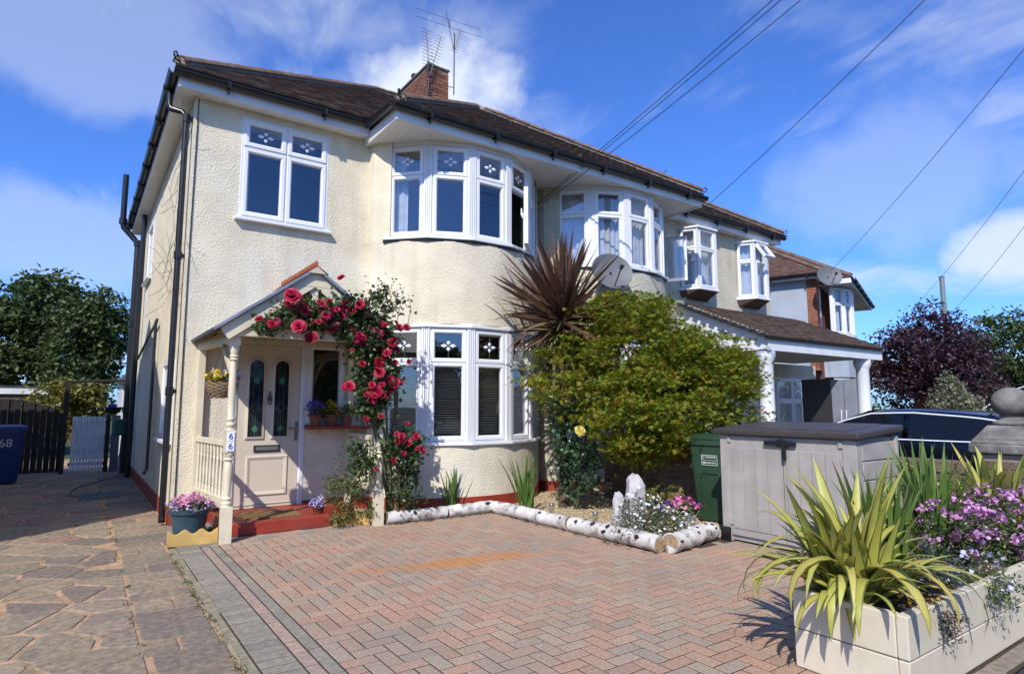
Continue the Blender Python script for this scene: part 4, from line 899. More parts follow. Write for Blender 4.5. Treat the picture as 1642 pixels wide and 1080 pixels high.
for s in (1, -1):
    q = MB(); n_ = Vector((-(AZ-EZ)*s, 0, (AX-EX))).normalized(); p, e = sl_pt(0, s), sl_pt(1, s)
    q.prism([p-n_*.145+Vector((0, FY, 0)), e-n_*.145+Vector((0, FY, 0)), e-n_*.0+Vector((0, FY, 0)), p+Vector((0, FY, 0))] if s == 1 else [p+Vector((0, FY, 0)), e+Vector((0, FY, 0)), e-n_*.145+Vector((0, FY, 0)), p-n_*.145+Vector((0, FY, 0))],
            [p-n_*.145+Vector((0, FY+.04, 0)), e-n_*.145+Vector((0, FY+.04, 0)), e+Vector((0, FY+.04, 0)), p+Vector((0, FY+.04, 0))] if s == 1 else [p+Vector((0, FY+.04, 0)), e+Vector((0, FY+.04, 0)), e-n_*.145+Vector((0, FY+.04, 0)), p-n_*.145+Vector((0, FY+.04, 0))])
    q.build('barge_board', PORCHP, porch, bevel=.004)
    q = MB(); e2 = e+(e-p).normalized()*.07
    q.obox((p+e2)/2+n_*.022+Vector((0, (FY-.05)/2, 0)), (e2-p)/2, n_*.018, Vector((0, (-FY+.05)/2, 0))); q.build('roof_sheet', mat('lead_grey_roofing', (.20, .225, .27), .55, var=.25, vscale=6, bump=.2, bscale=30), porch, bevel=.006)
    q = MB(); q.obox((p+e2)/2-n_*.012+Vector((0, (FY+.04)/2+.03, 0)), (e2-p)/2-(e2-p).normalized()*.02, n_*.012, Vector((0, (-FY-.04)/2-.03, 0))); q.build('roof_boards', mat('bare_board', (.22, .15, .09), .8, var=.2, vscale=8), porch)
    for k in range(6):
        c = e2+n_*.045+Vector((0, FY+.1+k*.24, 0)); 
q = MB()
for k in range(9):
    z = 2.15+k*.08; t = (AZ-.14-z)/(AZ-EZ); w_ = (AX-EX)*(1-(z-EZ)/(AZ-EZ))-.12
    if w_ > .05: q.box(AX-w_, AX+w_, -.05, -.03, z+.003, z+.077)
q.build('gable_boards', PORCHP, porch)
TERRA = mat('terracotta', (.33, .10, .05), .8, var=.25, vscale=9, bump=.2, bscale=50)
for k in range(5):                                          # crested ridge tiles
    y0, y1 = FY-.05+.3*k, FY-.05+.3*k+.29
    if y1 > 0: y1 = -.005
    q = MB(); q.prism([(AX-.13, y0, AZ-.03), (AX, y0, AZ+.065), (AX+.13, y0, AZ-.03), (AX, y0, AZ+.045)], [(AX-.13, y1, AZ-.03), (AX, y1, AZ+.065), (AX+.13, y1, AZ-.03), (AX, y1, AZ+.045)])
    for m_ in range(3):
        yc = y0+.05+.095*m_
        if yc+.045 < 0: q.ext([(AX-.012, yc+.042*cos(pi*t/6), AZ+.06+.06*sin(pi*t/6)) for t in range(7)], (.024, 0, 0))
    q.build('ridge_tile', TERRA, porch)
q = MB(); q.prism([(AX-.10, FY-.056, AZ-.03), (AX+.10, FY-.056, AZ-.03), (AX, FY-.056, AZ+.045)], [(AX-.10, FY-.02, AZ-.03), (AX+.10, FY-.02, AZ-.03), (AX, FY-.02, AZ+.045)]); q.build('ridge_mortar', mat('pale_mortar', (.55, .48, .36), .9), porch)
NUM = mat('number_tile_white', (.78, .80, .84), .15); NBLUE = mat('number_blue', (.015, .03, .22), .3)
for z in (1.065, .965):
    q = MB(); q.box(PLX-.036, PLX+.036, PY-.062, PY-.0505, z-.048, z+.048); t = q.build('number_tile', NUM, porch, bevel=.003); text_obj('house_number', '6', .088, (PLX, PY-.063, z), (1, 0, 0), (0, 0, 1), NBLUE, t)
step = thing('doorstep', 'red painted step in front of the cream front door', 'step', (1.15, -.55, 0))
q = MB(); q.box(.40, 1.52, -1.10, -.095, 0, .135); q.build('tread', REDP, step, bevel=.012)
q = MB(); q.box(.42, 2.02, -.5, -.014, 0, .120); q.build('riser', REDP, step)
q = MB(); q.obox((.92, -.75, .145), (.30, -.02, 0), (.012, .21, 0), (0, 0, .009)); tag(q.build('doormat', mat('coir', (.26, .16, .07), .98, var=.3, vscale=60, bump=.8, bscale=220)), 'brown coir mat lying on the red doorstep', 'doormat')

# ------------------------------------------------------------------ garden: logs, gravel, stones, lights
BARK = mat('birch_bark', (.70, .675, .63), .8, var=.75, vscale=6, col2=(.36, .31, .26), bump=.6, bscale=35, dirt=((.05, .045, .04), .95), dscale=9, streak=None)
def log(p, q, r, label, seed):
    rr = random.Random(seed); p, q = Vector(p), Vector(q); d = q-p; k = 12; mb = MB(); pts_ = []; rs = []
    for i in range(k+1):
        t = i/k; pts_.append(p+d*t+Vector((rr.uniform(-.008, .008), rr.uniform(-.01, .01), rr.uniform(-.006, .008)))); rs.append(r*(1+rr.uniform(-.06, .06)))
    mb.tube(pts_, rs, 14)
    o = mb.build('birch_log', BARK, smooth=60); tag(o, label, 'log', 'birch logs edging the gravel bed')
    for e in (pts_[0], pts_[-1]):
        c = MB(); dd = d.normalized()*(.004 if e is pts_[-1] else -.004); c.tube([e, e+dd], r*.93, 12); c.build('cut_end', mat('cut_wood', (.33, .22, .13), .9, var=.4, vscale=30), o)
    for i in range(7):
        c = MB(); t = rr.uniform(.06, .94); a = rr.uniform(.2, 2.6); x = Vector((d.y, -d.x, 0)).normalized(); pos = p+d*t+(x*cos(a)+Vector((0, 0, 1))*sin(a))*r*.985; s_ = rr.uniform(.012, .03)
        c.rock(pos, (s_*1.3, s_, s_*.7), rr.randint(0, 999), .4, 7, 5); c.build('knot', mat('birch_knot', (.035, .03, .028), .9), o)
log((2.10, -1.36, .07), (2.86, -1.37, .07), .072, 'birch log beside the porch post, nearest the doorstep', 1)
log((2.89, -1.37, .07), (3.55, -1.37, .075), .075, 'birch log below the bay window between two other logs', 2)
log((3.57, -1.44, .075), (3.60, -2.88, .075), .078, 'long birch log along the gravel by the small solar lights', 3)
log((3.60, -2.91, .075), (3.63, -4.16, .08), .082, 'birch log in front of the white daisies, nearest the drive', 4)
log((3.70, -4.22, .085), (4.56, -4.04, .085), .09, 'short birch log running from the daisies to the storage box', 5)
gbed = sheet('gravel_bed', [(2.0,-1.35),(3.62,-1.35),(3.64,-4.2),(4.7,-4.06),(5.72,-4.06),(5.72,-.0),(2.0,-.0)], -.0005, mat('gravel_base', (.42, .33, .20), .95, var=.35, vscale=30, bump=.6, bscale=60))
GRAV = mat('gravel', (.5, .4, .25), .85, rand='island', rcols=[(.52, .38, .20), (.62, .50, .33), (.42, .30, .17), (.68, .58, .42), (.36, .28, .19), (.58, .42, .22)], var=.15, vscale=40)
def scatter_stones(n, test, box, z, smin, smax, m, name, label):
    base = np.array([(1,0,0),(-1,0,0),(0,1,0),(0,-1,0),(0,0,.8),(0,0,-.6)], float); F = np.array([(0,2,4),(2,1,4),(1,3,4),(3,0,4),(2,0,5),(1,2,5),(3,1,5),(0,3,5)])
    Vs, Fs = [], []; c = 0
    while c < n:
        x, y = random.uniform(box[0], box[1]), random.uniform(box[2], box[3])
        if not test(x, y): continue
        s = random.uniform(smin, smax); a = random.uniform(0, pi); sc_ = np.array([s*random.uniform(.8, 1.5), s, s*.8]); v = base*sc_*RNG.uniform(.8, 1.2, (6, 1)); ca, sa = cos(a), sin(a)
        v = np.stack([v[:,0]*ca-v[:,1]*sa+x, v[:,0]*sa+v[:,1]*ca+y, v[:,2]+z+random.uniform(0, .008)], 1); Vs.append(v); Fs.append(F+6*c); c += 1
    o = np_mesh(name, np.concatenate(Vs), np.concatenate(Fs), m, smooth=True); return tag(o, label, 'gravel', kind='stuff')
scatter_stones(9000, lambda x, y: (x > 3.66 or y > -1.3) and y > -4.0+(.2 if x < 4.6 else 0), (2.1, 5.6, -4.1, -.35), .004, .006, .015, GRAV, 'gravel', 'golden gravel spread behind the birch logs')
ROCK = mat('pale_quartz_rock', (.50, .47, .46), .7, var=.5, vscale=9, col2=(.28, .25, .24), bump=.7, bscale=14, bdist=.02)
def standing_stone(x, y, w_, d_, h, seed, label):
    rr = random.Random(seed); mb = MB(); k = 11; rings = [(0, .95), (.2, 1.02), (.42, .94), (.62, 1.0), (.78, .96), (.92, .78), (1.0, .45)]; vs = []
    for z, s in rings:
        for i in range(k): a = 2*pi*i/k; f = s*(1+rr.uniform(-.3, .25)); vs.append((x+w_*f*cos(a), y+d_*f*sin(a), h*z+(rr.uniform(-.03, .03)*h if z > 0 else -.02)))
    mb.add(vs, [(r_*k+i, r_*k+(i+1) % k, r_*k+k+(i+1) % k, r_*k+k+i) for r_ in range(6) for i in range(k)]+[tuple(6*k+i for i in range(k))]); tag(mb.build('standing_stone', ROCK, smooth=22, bevel=.012), label, 'stone', 'upright stones in the gravel bed')
standing_stone(4.28, -3.22, .13, .10, .60, 3, 'tall pale upright stone standing behind the white daisies')
standing_stone(4.05, -3.18, .075, .065, .42, 8, 'short grey upright stone leaning beside the taller pale one')
for i, (x, y) in enumerate(((3.88, -2.21), (3.89, -2.98))):
    t = thing('solar_light', ['small solar stake light in the gravel nearer the house', 'small solar stake light in the gravel nearer the daisies'][i], 'garden light', (x, y, 0), 'solar lights in the gravel')
    CL = glass_mat('clear_plastic', (.8, .82, .82), 1.5)
    q = MB(); q.lathe([(.006, 0), (.006, .05)], (x, y, 0), 6); q.build('stake', mat('steel_grey', (.35, .35, .34), .35, metal=.8), t)
    q = MB(); q.lathe([(.018, .05), (.03, .07), (.032, .15), (.03, .16)], (x, y, 0), 12); q.build('lamp_glass', CL, t, smooth=50)
    q = MB(); q.lathe([(.034, .16), (.036, .175), (.03, .19), (.001, .195)], (x, y, 0), 12); q.build('lamp_cap', MATS['steel_grey'], t, smooth=50)

# ------------------------------------------------------------------ foliage tools
def leafmat(name, cols, trans=.3, rough=.55, var=.2): return mat(name, cols[0], rough, rand='island', rcols=cols, trans=trans, var=var, vscale=3)
def leaves(name, C, S, m, parent, up=.4, aspect=.5, shape='diamond', kind='stuff', fold=.15, origin=None, normals=None):
    C = np.asarray(C, float); n = len(C); S = np.broadcast_to(np.asarray(S, float), (n,))
    nr = RNG.normal(size=(n, 3)); nr /= np.linalg.norm(nr, axis=1, keepdims=True)
    if normals is not None: nr = nr*.6+normals
    nr[:, 2] = np.abs(nr[:, 2])*(1-up)+up*1.2; nr /= np.linalg.norm(nr, axis=1, keepdims=True)
    t = RNG.normal(size=(n, 3)); t -= nr*(t*nr).sum(1, keepdims=True); t /= np.linalg.norm(t, axis=1, keepdims=True); b = np.cross(nr, t)
    if shape == 'diamond': P = [(-.5, 0, 0), (0, -aspect/2, fold), (.5, 0, -.05), (0, aspect/2, fold)]; F = [(0, 1, 2), (0, 2, 3)]
    elif shape == 'maple':
        P = [(0, 0, 0)]; F = []
        for a, l in ((-80, .38), (-40, .5), (0, .62), (40, .5), (80, .38)):
            a = R(a); d = (cos(a), sin(a)); e = (-sin(a), cos(a)); k = len(P)
            P += [(d[0]*l*.45-e[0]*.075, d[1]*l*.45-e[1]*.075, .02), (d[0]*l, d[1]*l, -.07), (d[0]*l*.45+e[0]*.075, d[1]*l*.45+e[1]*.075, .02)]; F += [(0, k, k+1), (0, k+1, k+2)]
    elif shape == 'hex': P = [(.5*cos(pi*k/3), .5*sin(pi*k/3), .05*(k % 2)) for k in range(6)]; F = [(0, 1, 2), (0, 2, 3), (0, 3, 4), (0, 4, 5)]
    P = np.array(P); k = len(P); V = C[:, None]+S[:, None, None]*(P[None, :, 0, None]*t[:, None]+P[None, :, 1, None]*b[:, None]+P[None, :, 2, None]*nr[:, None])
    F = (np.arange(n)[:, None, None]*k+np.array(F)[None]).reshape(-1, 3)
    return np_mesh(name, V.reshape(-1, 3), F, m, parent, kind=kind)
def clumps(ells, ncl, per, spread, outer=.55, flat=.6):
    """leaf centres gathered in clumps through a union of ellipsoids (c, r, weight)"""
    ws = np.array([e[2] for e in ells], float); ws /= ws.sum(); out = []
    for _ in range(ncl):
        c, r, _w = ells[RNG.choice(len(ells), p=ws)]; d = RNG.normal(size=3); d /= np.linalg.norm(d); f = outer+(1-outer)*RNG.random()**.6
        cc = np.array(c)+d*np.array(r)*f; out.append(cc+RNG.normal(size=(per, 3))*spread*np.array([1, 1, flat])*RNG.uniform(.6, 1.3))
    return np.concatenate(out)
def tree(name, label, base, trunk_h, r0, ells, ncl, per, spread, size, m, barkm, group=None, nb=9, flat=.6, cat='tree', outer=.5, shape='diamond', up=.35, aspect=.55):
    t = thing(name, label, cat, base, group); bx, by, bz = base; rr = random.Random(hash(label) % 1000 if False else len(label)*7+int(abs(bx*10)))
    q = MB(); pts_ = [(bx, by, bz-.05)]; 
    for i in range(1, 5): pts_.append((bx+rr.uniform(-.12, .12)*trunk_h*.2*i/4, by+rr.uniform(-.12, .12)*trunk_h*.2*i/4, bz+trunk_h*i/4))
    q.tube(pts_, [r0*(1-.13*i) for i in range(5)], 10)
    top = Vector(pts_[-1])
    q.build('trunk', barkm, t, smooth=60)
    for i in range(nb):
        c, r, w_ = ells[i % len(ells)]; e = Vector(c)+Vector((rr.uniform(-.7, .7)*r[0], rr.uniform(-.7, .7)*r[1], rr.uniform(-.3, .7)*r[2])); s = Vector(pts_[rr.choice([2, 3, 4])]); mid = (s+e)/2+Vector((rr.uniform(-.1, .1), rr.uniform(-.1, .1), .12*(e-s).length))
        q = MB(); q.tube([s, mid, e], [r0*.45, r0*.28, r0*.08], 6); q.build('limb', barkm, t, smooth=60)
    P = clumps(ells, ncl, per, spread, outer, flat); leaves('crown', P, size*RNG.uniform(.7, 1.3, len(P)), m, t, up=up, shape=shape, aspect=aspect)
    return t
BROWNBARK = mat('brown_bark', (.10, .075, .05), .95, var=.4, vscale=14, bump=.6, bscale=30)
# background trees on the left
DARKG = leafmat('dark_tree_leaf', [(.06, .095, .028), (.10, .145, .04), (.05, .08, .026), (.13, .175, .05)], .35)
MIDG = leafmat('mid_tree_leaf', [(.06, .095, .025), (.09, .125, .03), (.05, .08, .022), (.11, .145, .04)], .3)
YELG = leafmat('yellow_shrub_leaf', [(.22, .19, .025), (.15, .16, .03), (.28, .22, .03), (.10, .12, .025)], .3)
tree('broadleaf_tree', 'large dark green tree behind the brick garage at the far left', (-3.4, 24, -.05), 2.6, .25, [((-3.6, 24, 4.3), (1.7, 1.8, 2.0), 2), ((-2.2, 23.6, 5.2), (1.5, 1.6, 1.7), 2), ((-5.0, 24, 3.6), (1.2, 1.4, 1.5), 1), ((-3.0, 23, 2.6), (2.0, 1.2, 1.0), 1.2)], 330, 46, .30, .26, DARKG, BROWNBARK, 'trees beyond the gate')
tree('broadleaf_tree', 'lighter green ivy covered tree just left of the black soil pipe', (-1.0, 20.5, -.05), 2.2, .2, [((-.9, 20.5, 3.3), (1.15, 1.2, 2.2), 2), ((-.3, 20.8, 4.5), (1.2, 1.2, 1.5), 1)], 230, 46, .25, .20, MIDG, BROWNBARK, 'trees beyond the gate')
tree('broadleaf_tree', 'low dark green tree at the very left edge of the picture', (-6.2, 24, -.05), 1.5, .16, [((-6.2, 24, 2.6), (1.3, 1.3, 1.2), 1), ((-5.4, 23.5, 1.8), (1.3, 1.2, 1.0), 1)], 120, 40, .28, .22, DARKG, BROWNBARK, 'trees beyond the gate')
tree('golden_shrub', 'yellow green shrub behind the grey slatted gate', (-1.2, 11.5, -.05), .5, .05, [((-1.35, 11.5, 1.35), (.65, .5, .75), 2), ((-.75, 11.6, 1.45), (.45, .4, .65), 1)], 130, 34, .13, .12, YELG, BROWNBARK, cat='shrub', nb=6)
# right: copper tree, green trees, variegated shrub, hedge
PURP = leafmat('copper_leaf', [(.06, .03, .042), (.09, .04, .056), (.045, .023, .033), (.13, .055, .075)], .35)
tree('copper_plum_tree', 'dark purple leaved tree beyond the parked car', (19.9, -.9, -.05), 1.2, .14, [((19.8, -.5, 3.1), (1.4, 1.15, 1.35), 2), ((19.4, .2, 2.5), (1.1, 1.0, 1.2), 1.2), ((20.2, -1.1, 2.4), (1.2, .85, 1.3), 1.2), ((19.9, -.6, 1.4), (1.2, 1.2, .9), 1)], 360, 36, .19, .13, PURP, BROWNBARK, outer=.35)
tree('broadleaf_tree', 'loose green tree at the right edge behind the purple tree', (27.5, .2, -.05), 1.8, .16, [((27.5, -.1, 3.2), (1.5, 1.7, 1.7), 2), ((27.5, 1.4, 2.8), (1.3, 1.4, 1.7), 1.2), ((28, -1.6, 2.6), (1.5, 1.6, 1.6), 1.4), ((27.5, .2, 1.2), (1.6, 3, 1.0), 1.3)], 420, 40, .24, .17, MIDG, BROWNBARK)
VAR = leafmat('variegated_leaf', [(.22, .23, .13), (.30, .30, .19), (.13, .15, .07), (.36, .35, .24)], .3)
tree('variegated_shrub', 'pale variegated conical shrub in front of the purple tree', (16.6, -2.15, -.05), .5, .04, [((16.6, -2.15, 1.2), (.5, .5, .6), 2), ((16.6, -2.1, 1.75), (.26, .26, .5), 1)], 110, 34, .09, .075, VAR, BROWNBARK, cat='shrub', nb=6)
LIME = leafmat('lime_hedge_leaf', [(.16, .20, .04), (.10, .14, .03), (.21, .25, .06)], .3)
tree('clipped_hedge', 'low yellow green hedge below the variegated shrub', (15.6, -2.4, -.05), .3, .03, [((15.7, -2.9, .75), (.5, .75, .55), 1), ((15.5, -1.9, .7), (.5, .5, .5), 1)], 110, 34, .09, .07, LIME, BROWNBARK, cat='hedge', nb=5)
tree('leafy_bush', 'fresh green bush beside the far white carport column', (15.2, -.35, -.05), .3, .03, [((15.2, -.35, .95), (.5, .5, .75), 1), ((15.4, -.9, .8), (.4, .4, .6), .7)], 110, 34, .1, .085, leafmat('fresh_leaf', [(.09, .16, .04), (.14, .22, .07), (.06, .11, .03)], .3), BROWNBARK, cat='bush', nb=5)

# japanese maple
MAPLE = leafmat('maple_leaf', [(.17, .25, .018), (.25, .33, .022), (.32, .33, .022), (.12, .20, .018), (.38, .34, .024), (.19, .29, .02), (.42, .24, .024), (.13, .22, .018)], .58)
mp_ = tree('japanese_maple', 'spreading olive green japanese maple growing beside the green bin', (5.35, -2.25, 0), 1.0, .07,
     [((5.3, -2.2, 2.05), (1.1, 1.1, .65), 2.2), ((4.6, -1.95, 1.75), (.75, .7, .65), 1.4), ((6.0, -2.55, 1.65), (.85, .85, .75), 2.0), ((5.2, -2.75, 1.35), (1.05, .7, .65), 2.0), ((6.2, -2.9, 1.55), (.75, .6, .75), 1.2), ((4.85, -2.75, 1.05), (.6, .5, .45), .8), ((5.25, -2.2, 2.6), (.75, .6, .38), 1.3), ((6.3, -2.7, 2.0), (.7, .6, .5), 1.0)],
     1000, 36, .11, .094, MAPLE, BROWNBARK, nb=16, flat=.34, outer=.45, shape='maple', up=.55)

# sword leaved plants: every leaf is an object of its own, a handful of meshes are shared
def sword(name, length, width, mats, bend=.6, segs=7, tip=1.0, fold=.25, start=.0, stripe=False, base_w=.55):
    mb = MB(); x = z = 0.; a = start; pts_ = []
    for i in range(segs+1):
        t = i/segs; pts_.append((x, z, a)); a += bend/segs*(.4+1.2*t); x += sin(a)*length/segs; z += cos(a)*length/segs
    rows = []
    for i, (x, z, a) in enumerate(pts_):
        t = i/segs; w_ = width/2*min(1, base_w+(1-base_w)*t*3)*max(.02, (1-max(0, t-.45)/.55)**.7*tip if t > .45 else 1); nx_, nz = cos(a), -sin(a)
        if stripe: rows.append([(x+nx_*fold*w_*abs(s), s*w_, z+nz*fold*w_*abs(s)) for s in (-1, -.76, 0, .76, 1)])
        else: rows.append([(x+nx_*fold*w_*abs(s), s*w_, z+nz*fold*w_*abs(s)) for s in (-1, 0, 1)])
    k = len(rows[0]); vs = [v for r_ in rows for v in r_]; base = len(mb.v)
    for i in range(segs):
        for j in range(k-1):
            mb.mi = (0 if j in (1, 2) else 1) if stripe else 0
            if i == 0 and j == 0: mb.add(vs, [])
            mb.f.append((i*k+j, i*k+j+1, (i+1)*k+j+1, (i+1)*k+j)); mb.m.append(mb.mi)
    me = mb.mesh(name, smooth=180)
    for m_ in mats: me.materials.append(m_)
    if len(mats) > 1: me.polygons.foreach_set('material_index', mb.m)
    return me
def rosette(par, meshes, n, c, el0, el1, s0, s1, seed, jitter=.03, name='leaf', az=None, zj=0, roll=.35):
    rr = random.Random(seed)
    for i in range(n):
        a = (rr.uniform(0, 2*pi) if az is None else az(rr)); el = R(rr.uniform(el0, el1)); s = rr.uniform(s0, s1)
        inst(name, rr.choice(meshes), par, (c[0]+rr.uniform(-jitter, jitter), c[1]+rr.uniform(-jitter, jitter), c[2]+rr.uniform(-zj, zj)), (Matrix.Rotation(a, 4, 'Z') @ Matrix.Rotation(el, 4, 'Y') @ Matrix.Rotation(rr.uniform(-roll, roll), 4, 'Z')).to_euler(), (s, s*rr.uniform(.85, 1.15), s))
BRONZE = mat('cordyline_leaf', (.09, .035, .03), .45, rand='object', rcols=[(.085, .04, .032), (.13, .065, .04), (.10, .05, .036), (.16, .10, .045), (.075, .035, .03)], var=.2, vscale=5, trans=.15)
DRYC = mat('cordyline_old_leaf', (.16, .12, .06), .6, rand='object', rcols=[(.20, .15, .05), (.13, .10, .045), (.25, .19, .08)], trans=.15)
cord = thing('cordyline_palm', 'bronze spiky cordyline palm rising between bay window and maple', 'palm', (4.56, -1.62, 0))
q = MB(); q.tube([(4.56, -1.62, -.02), (4.58, -1.62, .8), (4.55, -1.61, 1.6), (4.57, -1.62, 2.6)], [.075, .06, .055, .07], 10); q.build('trunk', BROWNBARK, cord, smooth=60)
CM = [sword('cordyline_leaf', 1.13, .064, [BRONZE], bend=b_, segs=6) for b_ in (.08, .25, .55, .9)]
CO = [sword('cordyline_old_leaf', .85, .058, [DRYC], bend=b_, segs=6) for b_ in (.5, .9)]
rosette(cord, CM[:2], 80, (4.57, -1.62, 2.62), 2, 45, .85, 1.15, 1, .05, zj=.1, roll=1.2); rosette(cord, CM[:3], 115, (4.57, -1.62, 2.58), 40, 88, .8, 1.1, 2, .05, zj=.1, roll=1.2); rosette(cord, CM[1:]+CO, 70, (4.57, -1.62, 2.5), 80, 118, .75, 1.0, 3, .05, zj=.1, roll=1.2)
rosette(cord, CO, 60, (4.56, -1.62, 2.15), 112, 160, .7, 1.05, 4, .04, zj=.25, roll=.9)
P = np.array([(4.62, -1.68, 3.1)])+RNG.normal(size=(700, 3))*np.array([.11, .11, .16]); leaves('flower_plume', P, .05, leafmat('dry_plume', [(.40, .29, .24), (.30, .20, .17), (.48, .37, .31)], .2), cord, up=0, aspect=.12)
GLAD = mat('iris_leaf', (.10, .18, .03), .5, rand='object', rcols=[(.09, .17, .03), (.15, .24, .05), (.12, .20, .04), (.20, .27, .07)], var=.15, vscale=6, trans=.3)
GM = [sword('iris_leaf', .75, .042, [GLAD], bend=b_, segs=6, fold=.1) for b_ in (.08, .2, .45)]
def iris(x, y, z, n, s, label, seed, el=22):
    t = thing('iris_clump', label, 'iris', (x, y, z), 'iris clumps with upright leaves'); rosette(t, GM, n, (x, y, z), 0, el, s*.7, s*1.1, seed, .06); return t
iris(3.18, -.98, 0, 22, .78, 'small upright iris clump in front of the bay beside the rose', 11); iris(3.82, -1.78, 0, 26, 1.06, 'tall fresh green iris clump standing behind the long birch log', 12)
# yellow rose bush
YR = thing('yellow_rose_bush', 'glossy green rose bush with two pale yellow blooms by the cordyline', 'rose bush', (4.55, -1.9, 0))
q = MB()
for k in range(7): a = k*.9; q.tube([(4.55, -1.9, 0), (4.55+.12*cos(a), -1.9+.12*sin(a), .6), (4.5+.25*cos(a), -1.9+.25*sin(a), 1.15)], [.012, .009, .004], 5)
STEM = mat('green_stem', (.07, .08, .03), .7); q.build('stems', STEM, YR)
P = clumps([((4.5, -1.95, .95), (.35, .3, .35), 2), ((4.65, -1.9, .45), (.3, .3, .35), 1.2), ((4.3, -1.9, 1.25), (.15, .15, .25), .5)], 110, 16, .07)
leaves('foliage', P, .075*RNG.uniform(.7, 1.2, len(P)), leafmat('glossy_rose_leaf', [(.035, .085, .035), (.06, .12, .055), (.09, .15, .08)], .15, .3), YR, up=.4, aspect=.7)
# rose bloom: three rings of cupped petals
def bloom_mesh(name, m, seed=0, rings=((7, .98, 80), (7, .92, 60), (6, .78, 42), (6, .6, 26), (5, .42, 12), (3, .28, 4))):
    rr = random.Random(seed); mb = MB()
    for (k, r_, tilt) in rings:
        for i in range(k):
            a = 2*pi*i/k+rr.uniform(-.3, .3); tl_ = R(tilt+rr.uniform(-8, 8)); w_ = r_*.92; ca, sa = cos(a), sin(a); rows = []
            for t, wf in ((.08, .25), (.5, .8), (.85, 1.0), (1.05, .55)):
                th = tl_*(1-.35*(1-t)); rad = r_*t*sin(th)+.04; zz_ = r_*t*cos(th)*.8
                for s in (-1, 0, 1): rows.append((ca*(rad+(-.06*abs(s)*r_))-sa*s*w_*wf*.5, sa*(rad-.06*abs(s)*r_)+ca*s*w_*wf*.5, zz_+.07*abs(s)*r_+rr.uniform(-.03, .03)))
            mb.add(rows, [(j*3+c, j*3+c+1, (j+1)*3+c+1, (j+1)*3+c) for j in range(3) for c in range(2)])
    me = mb.mesh(name, smooth=180); me.materials.append(m); return me
YB = bloom_mesh('yellow_bloom', mat('yellow_petal', (.80, .66, .20), .6, trans=.3), 5)
for x, y, z, s in ((4.28, -2.0, 1.42, .075), (4.36, -2.2, 1.05, .08)): inst('bloom', YB, YR, (x, y, z), (R(50), 0, R(-20)), s)
# climbing red rose over the porch
RR = thing('climbing_rose', 'climbing rose with crimson blooms trained over the porch', 'climbing rose', (2.22, -1.25, 0))
RB = [bloom_mesh('rose_bloom', mat('crimson_petal', (.50, .012, .035), .55, rand='object', rcols=[(.36, .004, .02), (.45, .007, .05), (.28, .003, .014), (.50, .015, .09)], trans=.25), s) for s in (1, 2, 3)]
BL = [(0.83,2.52,.12),(.98,2.4,.09),(1.2,2.36,.084),(1.29,2.25,.1),(.91,2.21,.11),(1.07,2.11,.1),(.66,2.22,.08),(.51,2.26,.06),(1.35,2.79,.064),(1.42,2.44,.12),(1.58,2.51,.08),(1.53,2.25,.06),(1.58,2.15,.09),(1.64,2.07,.05),(1.84,2.2,.09),(1.86,2.34,.07),(1.99,2.1,.09),(2.06,2.03,.08),(1.92,1.98,.07),(1.62,1.84,.06),(1.83,1.86,.09),(2.05,1.88,.05),(1.83,1.75,.09),(1.98,1.67,.09),(1.81,1.53,.09),(1.96,1.5,.06),(1.49,1.59,.09),(1.69,1.23,.05),(1.86,1.26,.05),(2.15,2.29,.064),(2.25,1.9,.044),(2.11,1.65,.06),(1.74,1.61,.06),(1.5,1.99,.04),(1.31,2.43,.05),(1.45,2.53,.05),(2.05,1.06,.043),(2.13,.96,.052),(2.16,.83,.047),(2.07,.75,.052),(2.32,1.02,.059),(2.39,.86,.066),(2.22,1.17,.043),(1.85,.67,.033),(2.33,.88,.043),(1.40,2.36,.05),(1.12,2.28,.05),(1.89,2.08,.05),(1.76,1.44,.05)]
rr = random.Random(3)
for (cx_2, cz_2, wx_2, wz_2, n_2) in ((1.45, 2.4, .35, .14, 9), (1.0, 2.33, .3, .1, 6), (1.85, 2.1, .25, .25, 12), (1.86, 1.65, .2, .25, 10), (2.2, .95, .18, .18, 5)):
    for k in range(n_2): BL.append((cx_2+rr.uniform(-1, 1)*wx_2, cz_2+rr.uniform(-1, 1)*wz_2, rr.uniform(.035, .065)))
for i, (x, z, r_) in enumerate(BL):
    big = r_ > .07; s = r_*.74
    y = -1.60+rr.uniform(-.08, .06)
    inst('bloom', rr.choice(RB), RR, (x, y, z), (R(rr.uniform(45, 85)), rr.uniform(-.3, .3), R(rr.uniform(-50, 25))), s)
    if big:
        for k in range(3): inst('bloom', rr.choice(RB), RR, (x+rr.uniform(-.6, .6)*r_, y+rr.uniform(-.02, .05), z+rr.uniform(-.55, .55)*r_), (R(rr.uniform(30, 100)), rr.uniform(-.3, .3), R(rr.uniform(-60, 40))), s*.66)
q = MB(); CANE = mat('rose_cane', (.09, .10, .04), .7, var=.3, vscale=10)
for k in range(6):
    rr = random.Random(k+9); w_ = lambda: rr.uniform(-.06, .06)
    q.tube([(2.2+w_(), -1.25+w_(), 0), (2.1+w_(), -1.32+w_(), .6), (1.95+w_()*2, -1.42, 1.3), (1.85+w_()*2, -1.45, 1.9), (1.55+w_()*2, -1.5, 2.35), (1.1+w_()*3, -1.5, 2.4+w_()), (.6+w_()*3, -1.5, 2.25+w_())][:(7 if k % 2 else 5)], [.016, .014, .012, .01, .008, .006, .004][:(7 if k % 2 else 5)], 6)
for k in range(5): rr = random.Random(k+90); x = 1.7+.15*k; q.tube([(x, -1.35, 2.3), (x+.1, -1.25, 2.6), (x+rr.uniform(-.05, .2), -1.2, 2.75+rr.uniform(.0, .28))], [.006, .004, .002], 5)
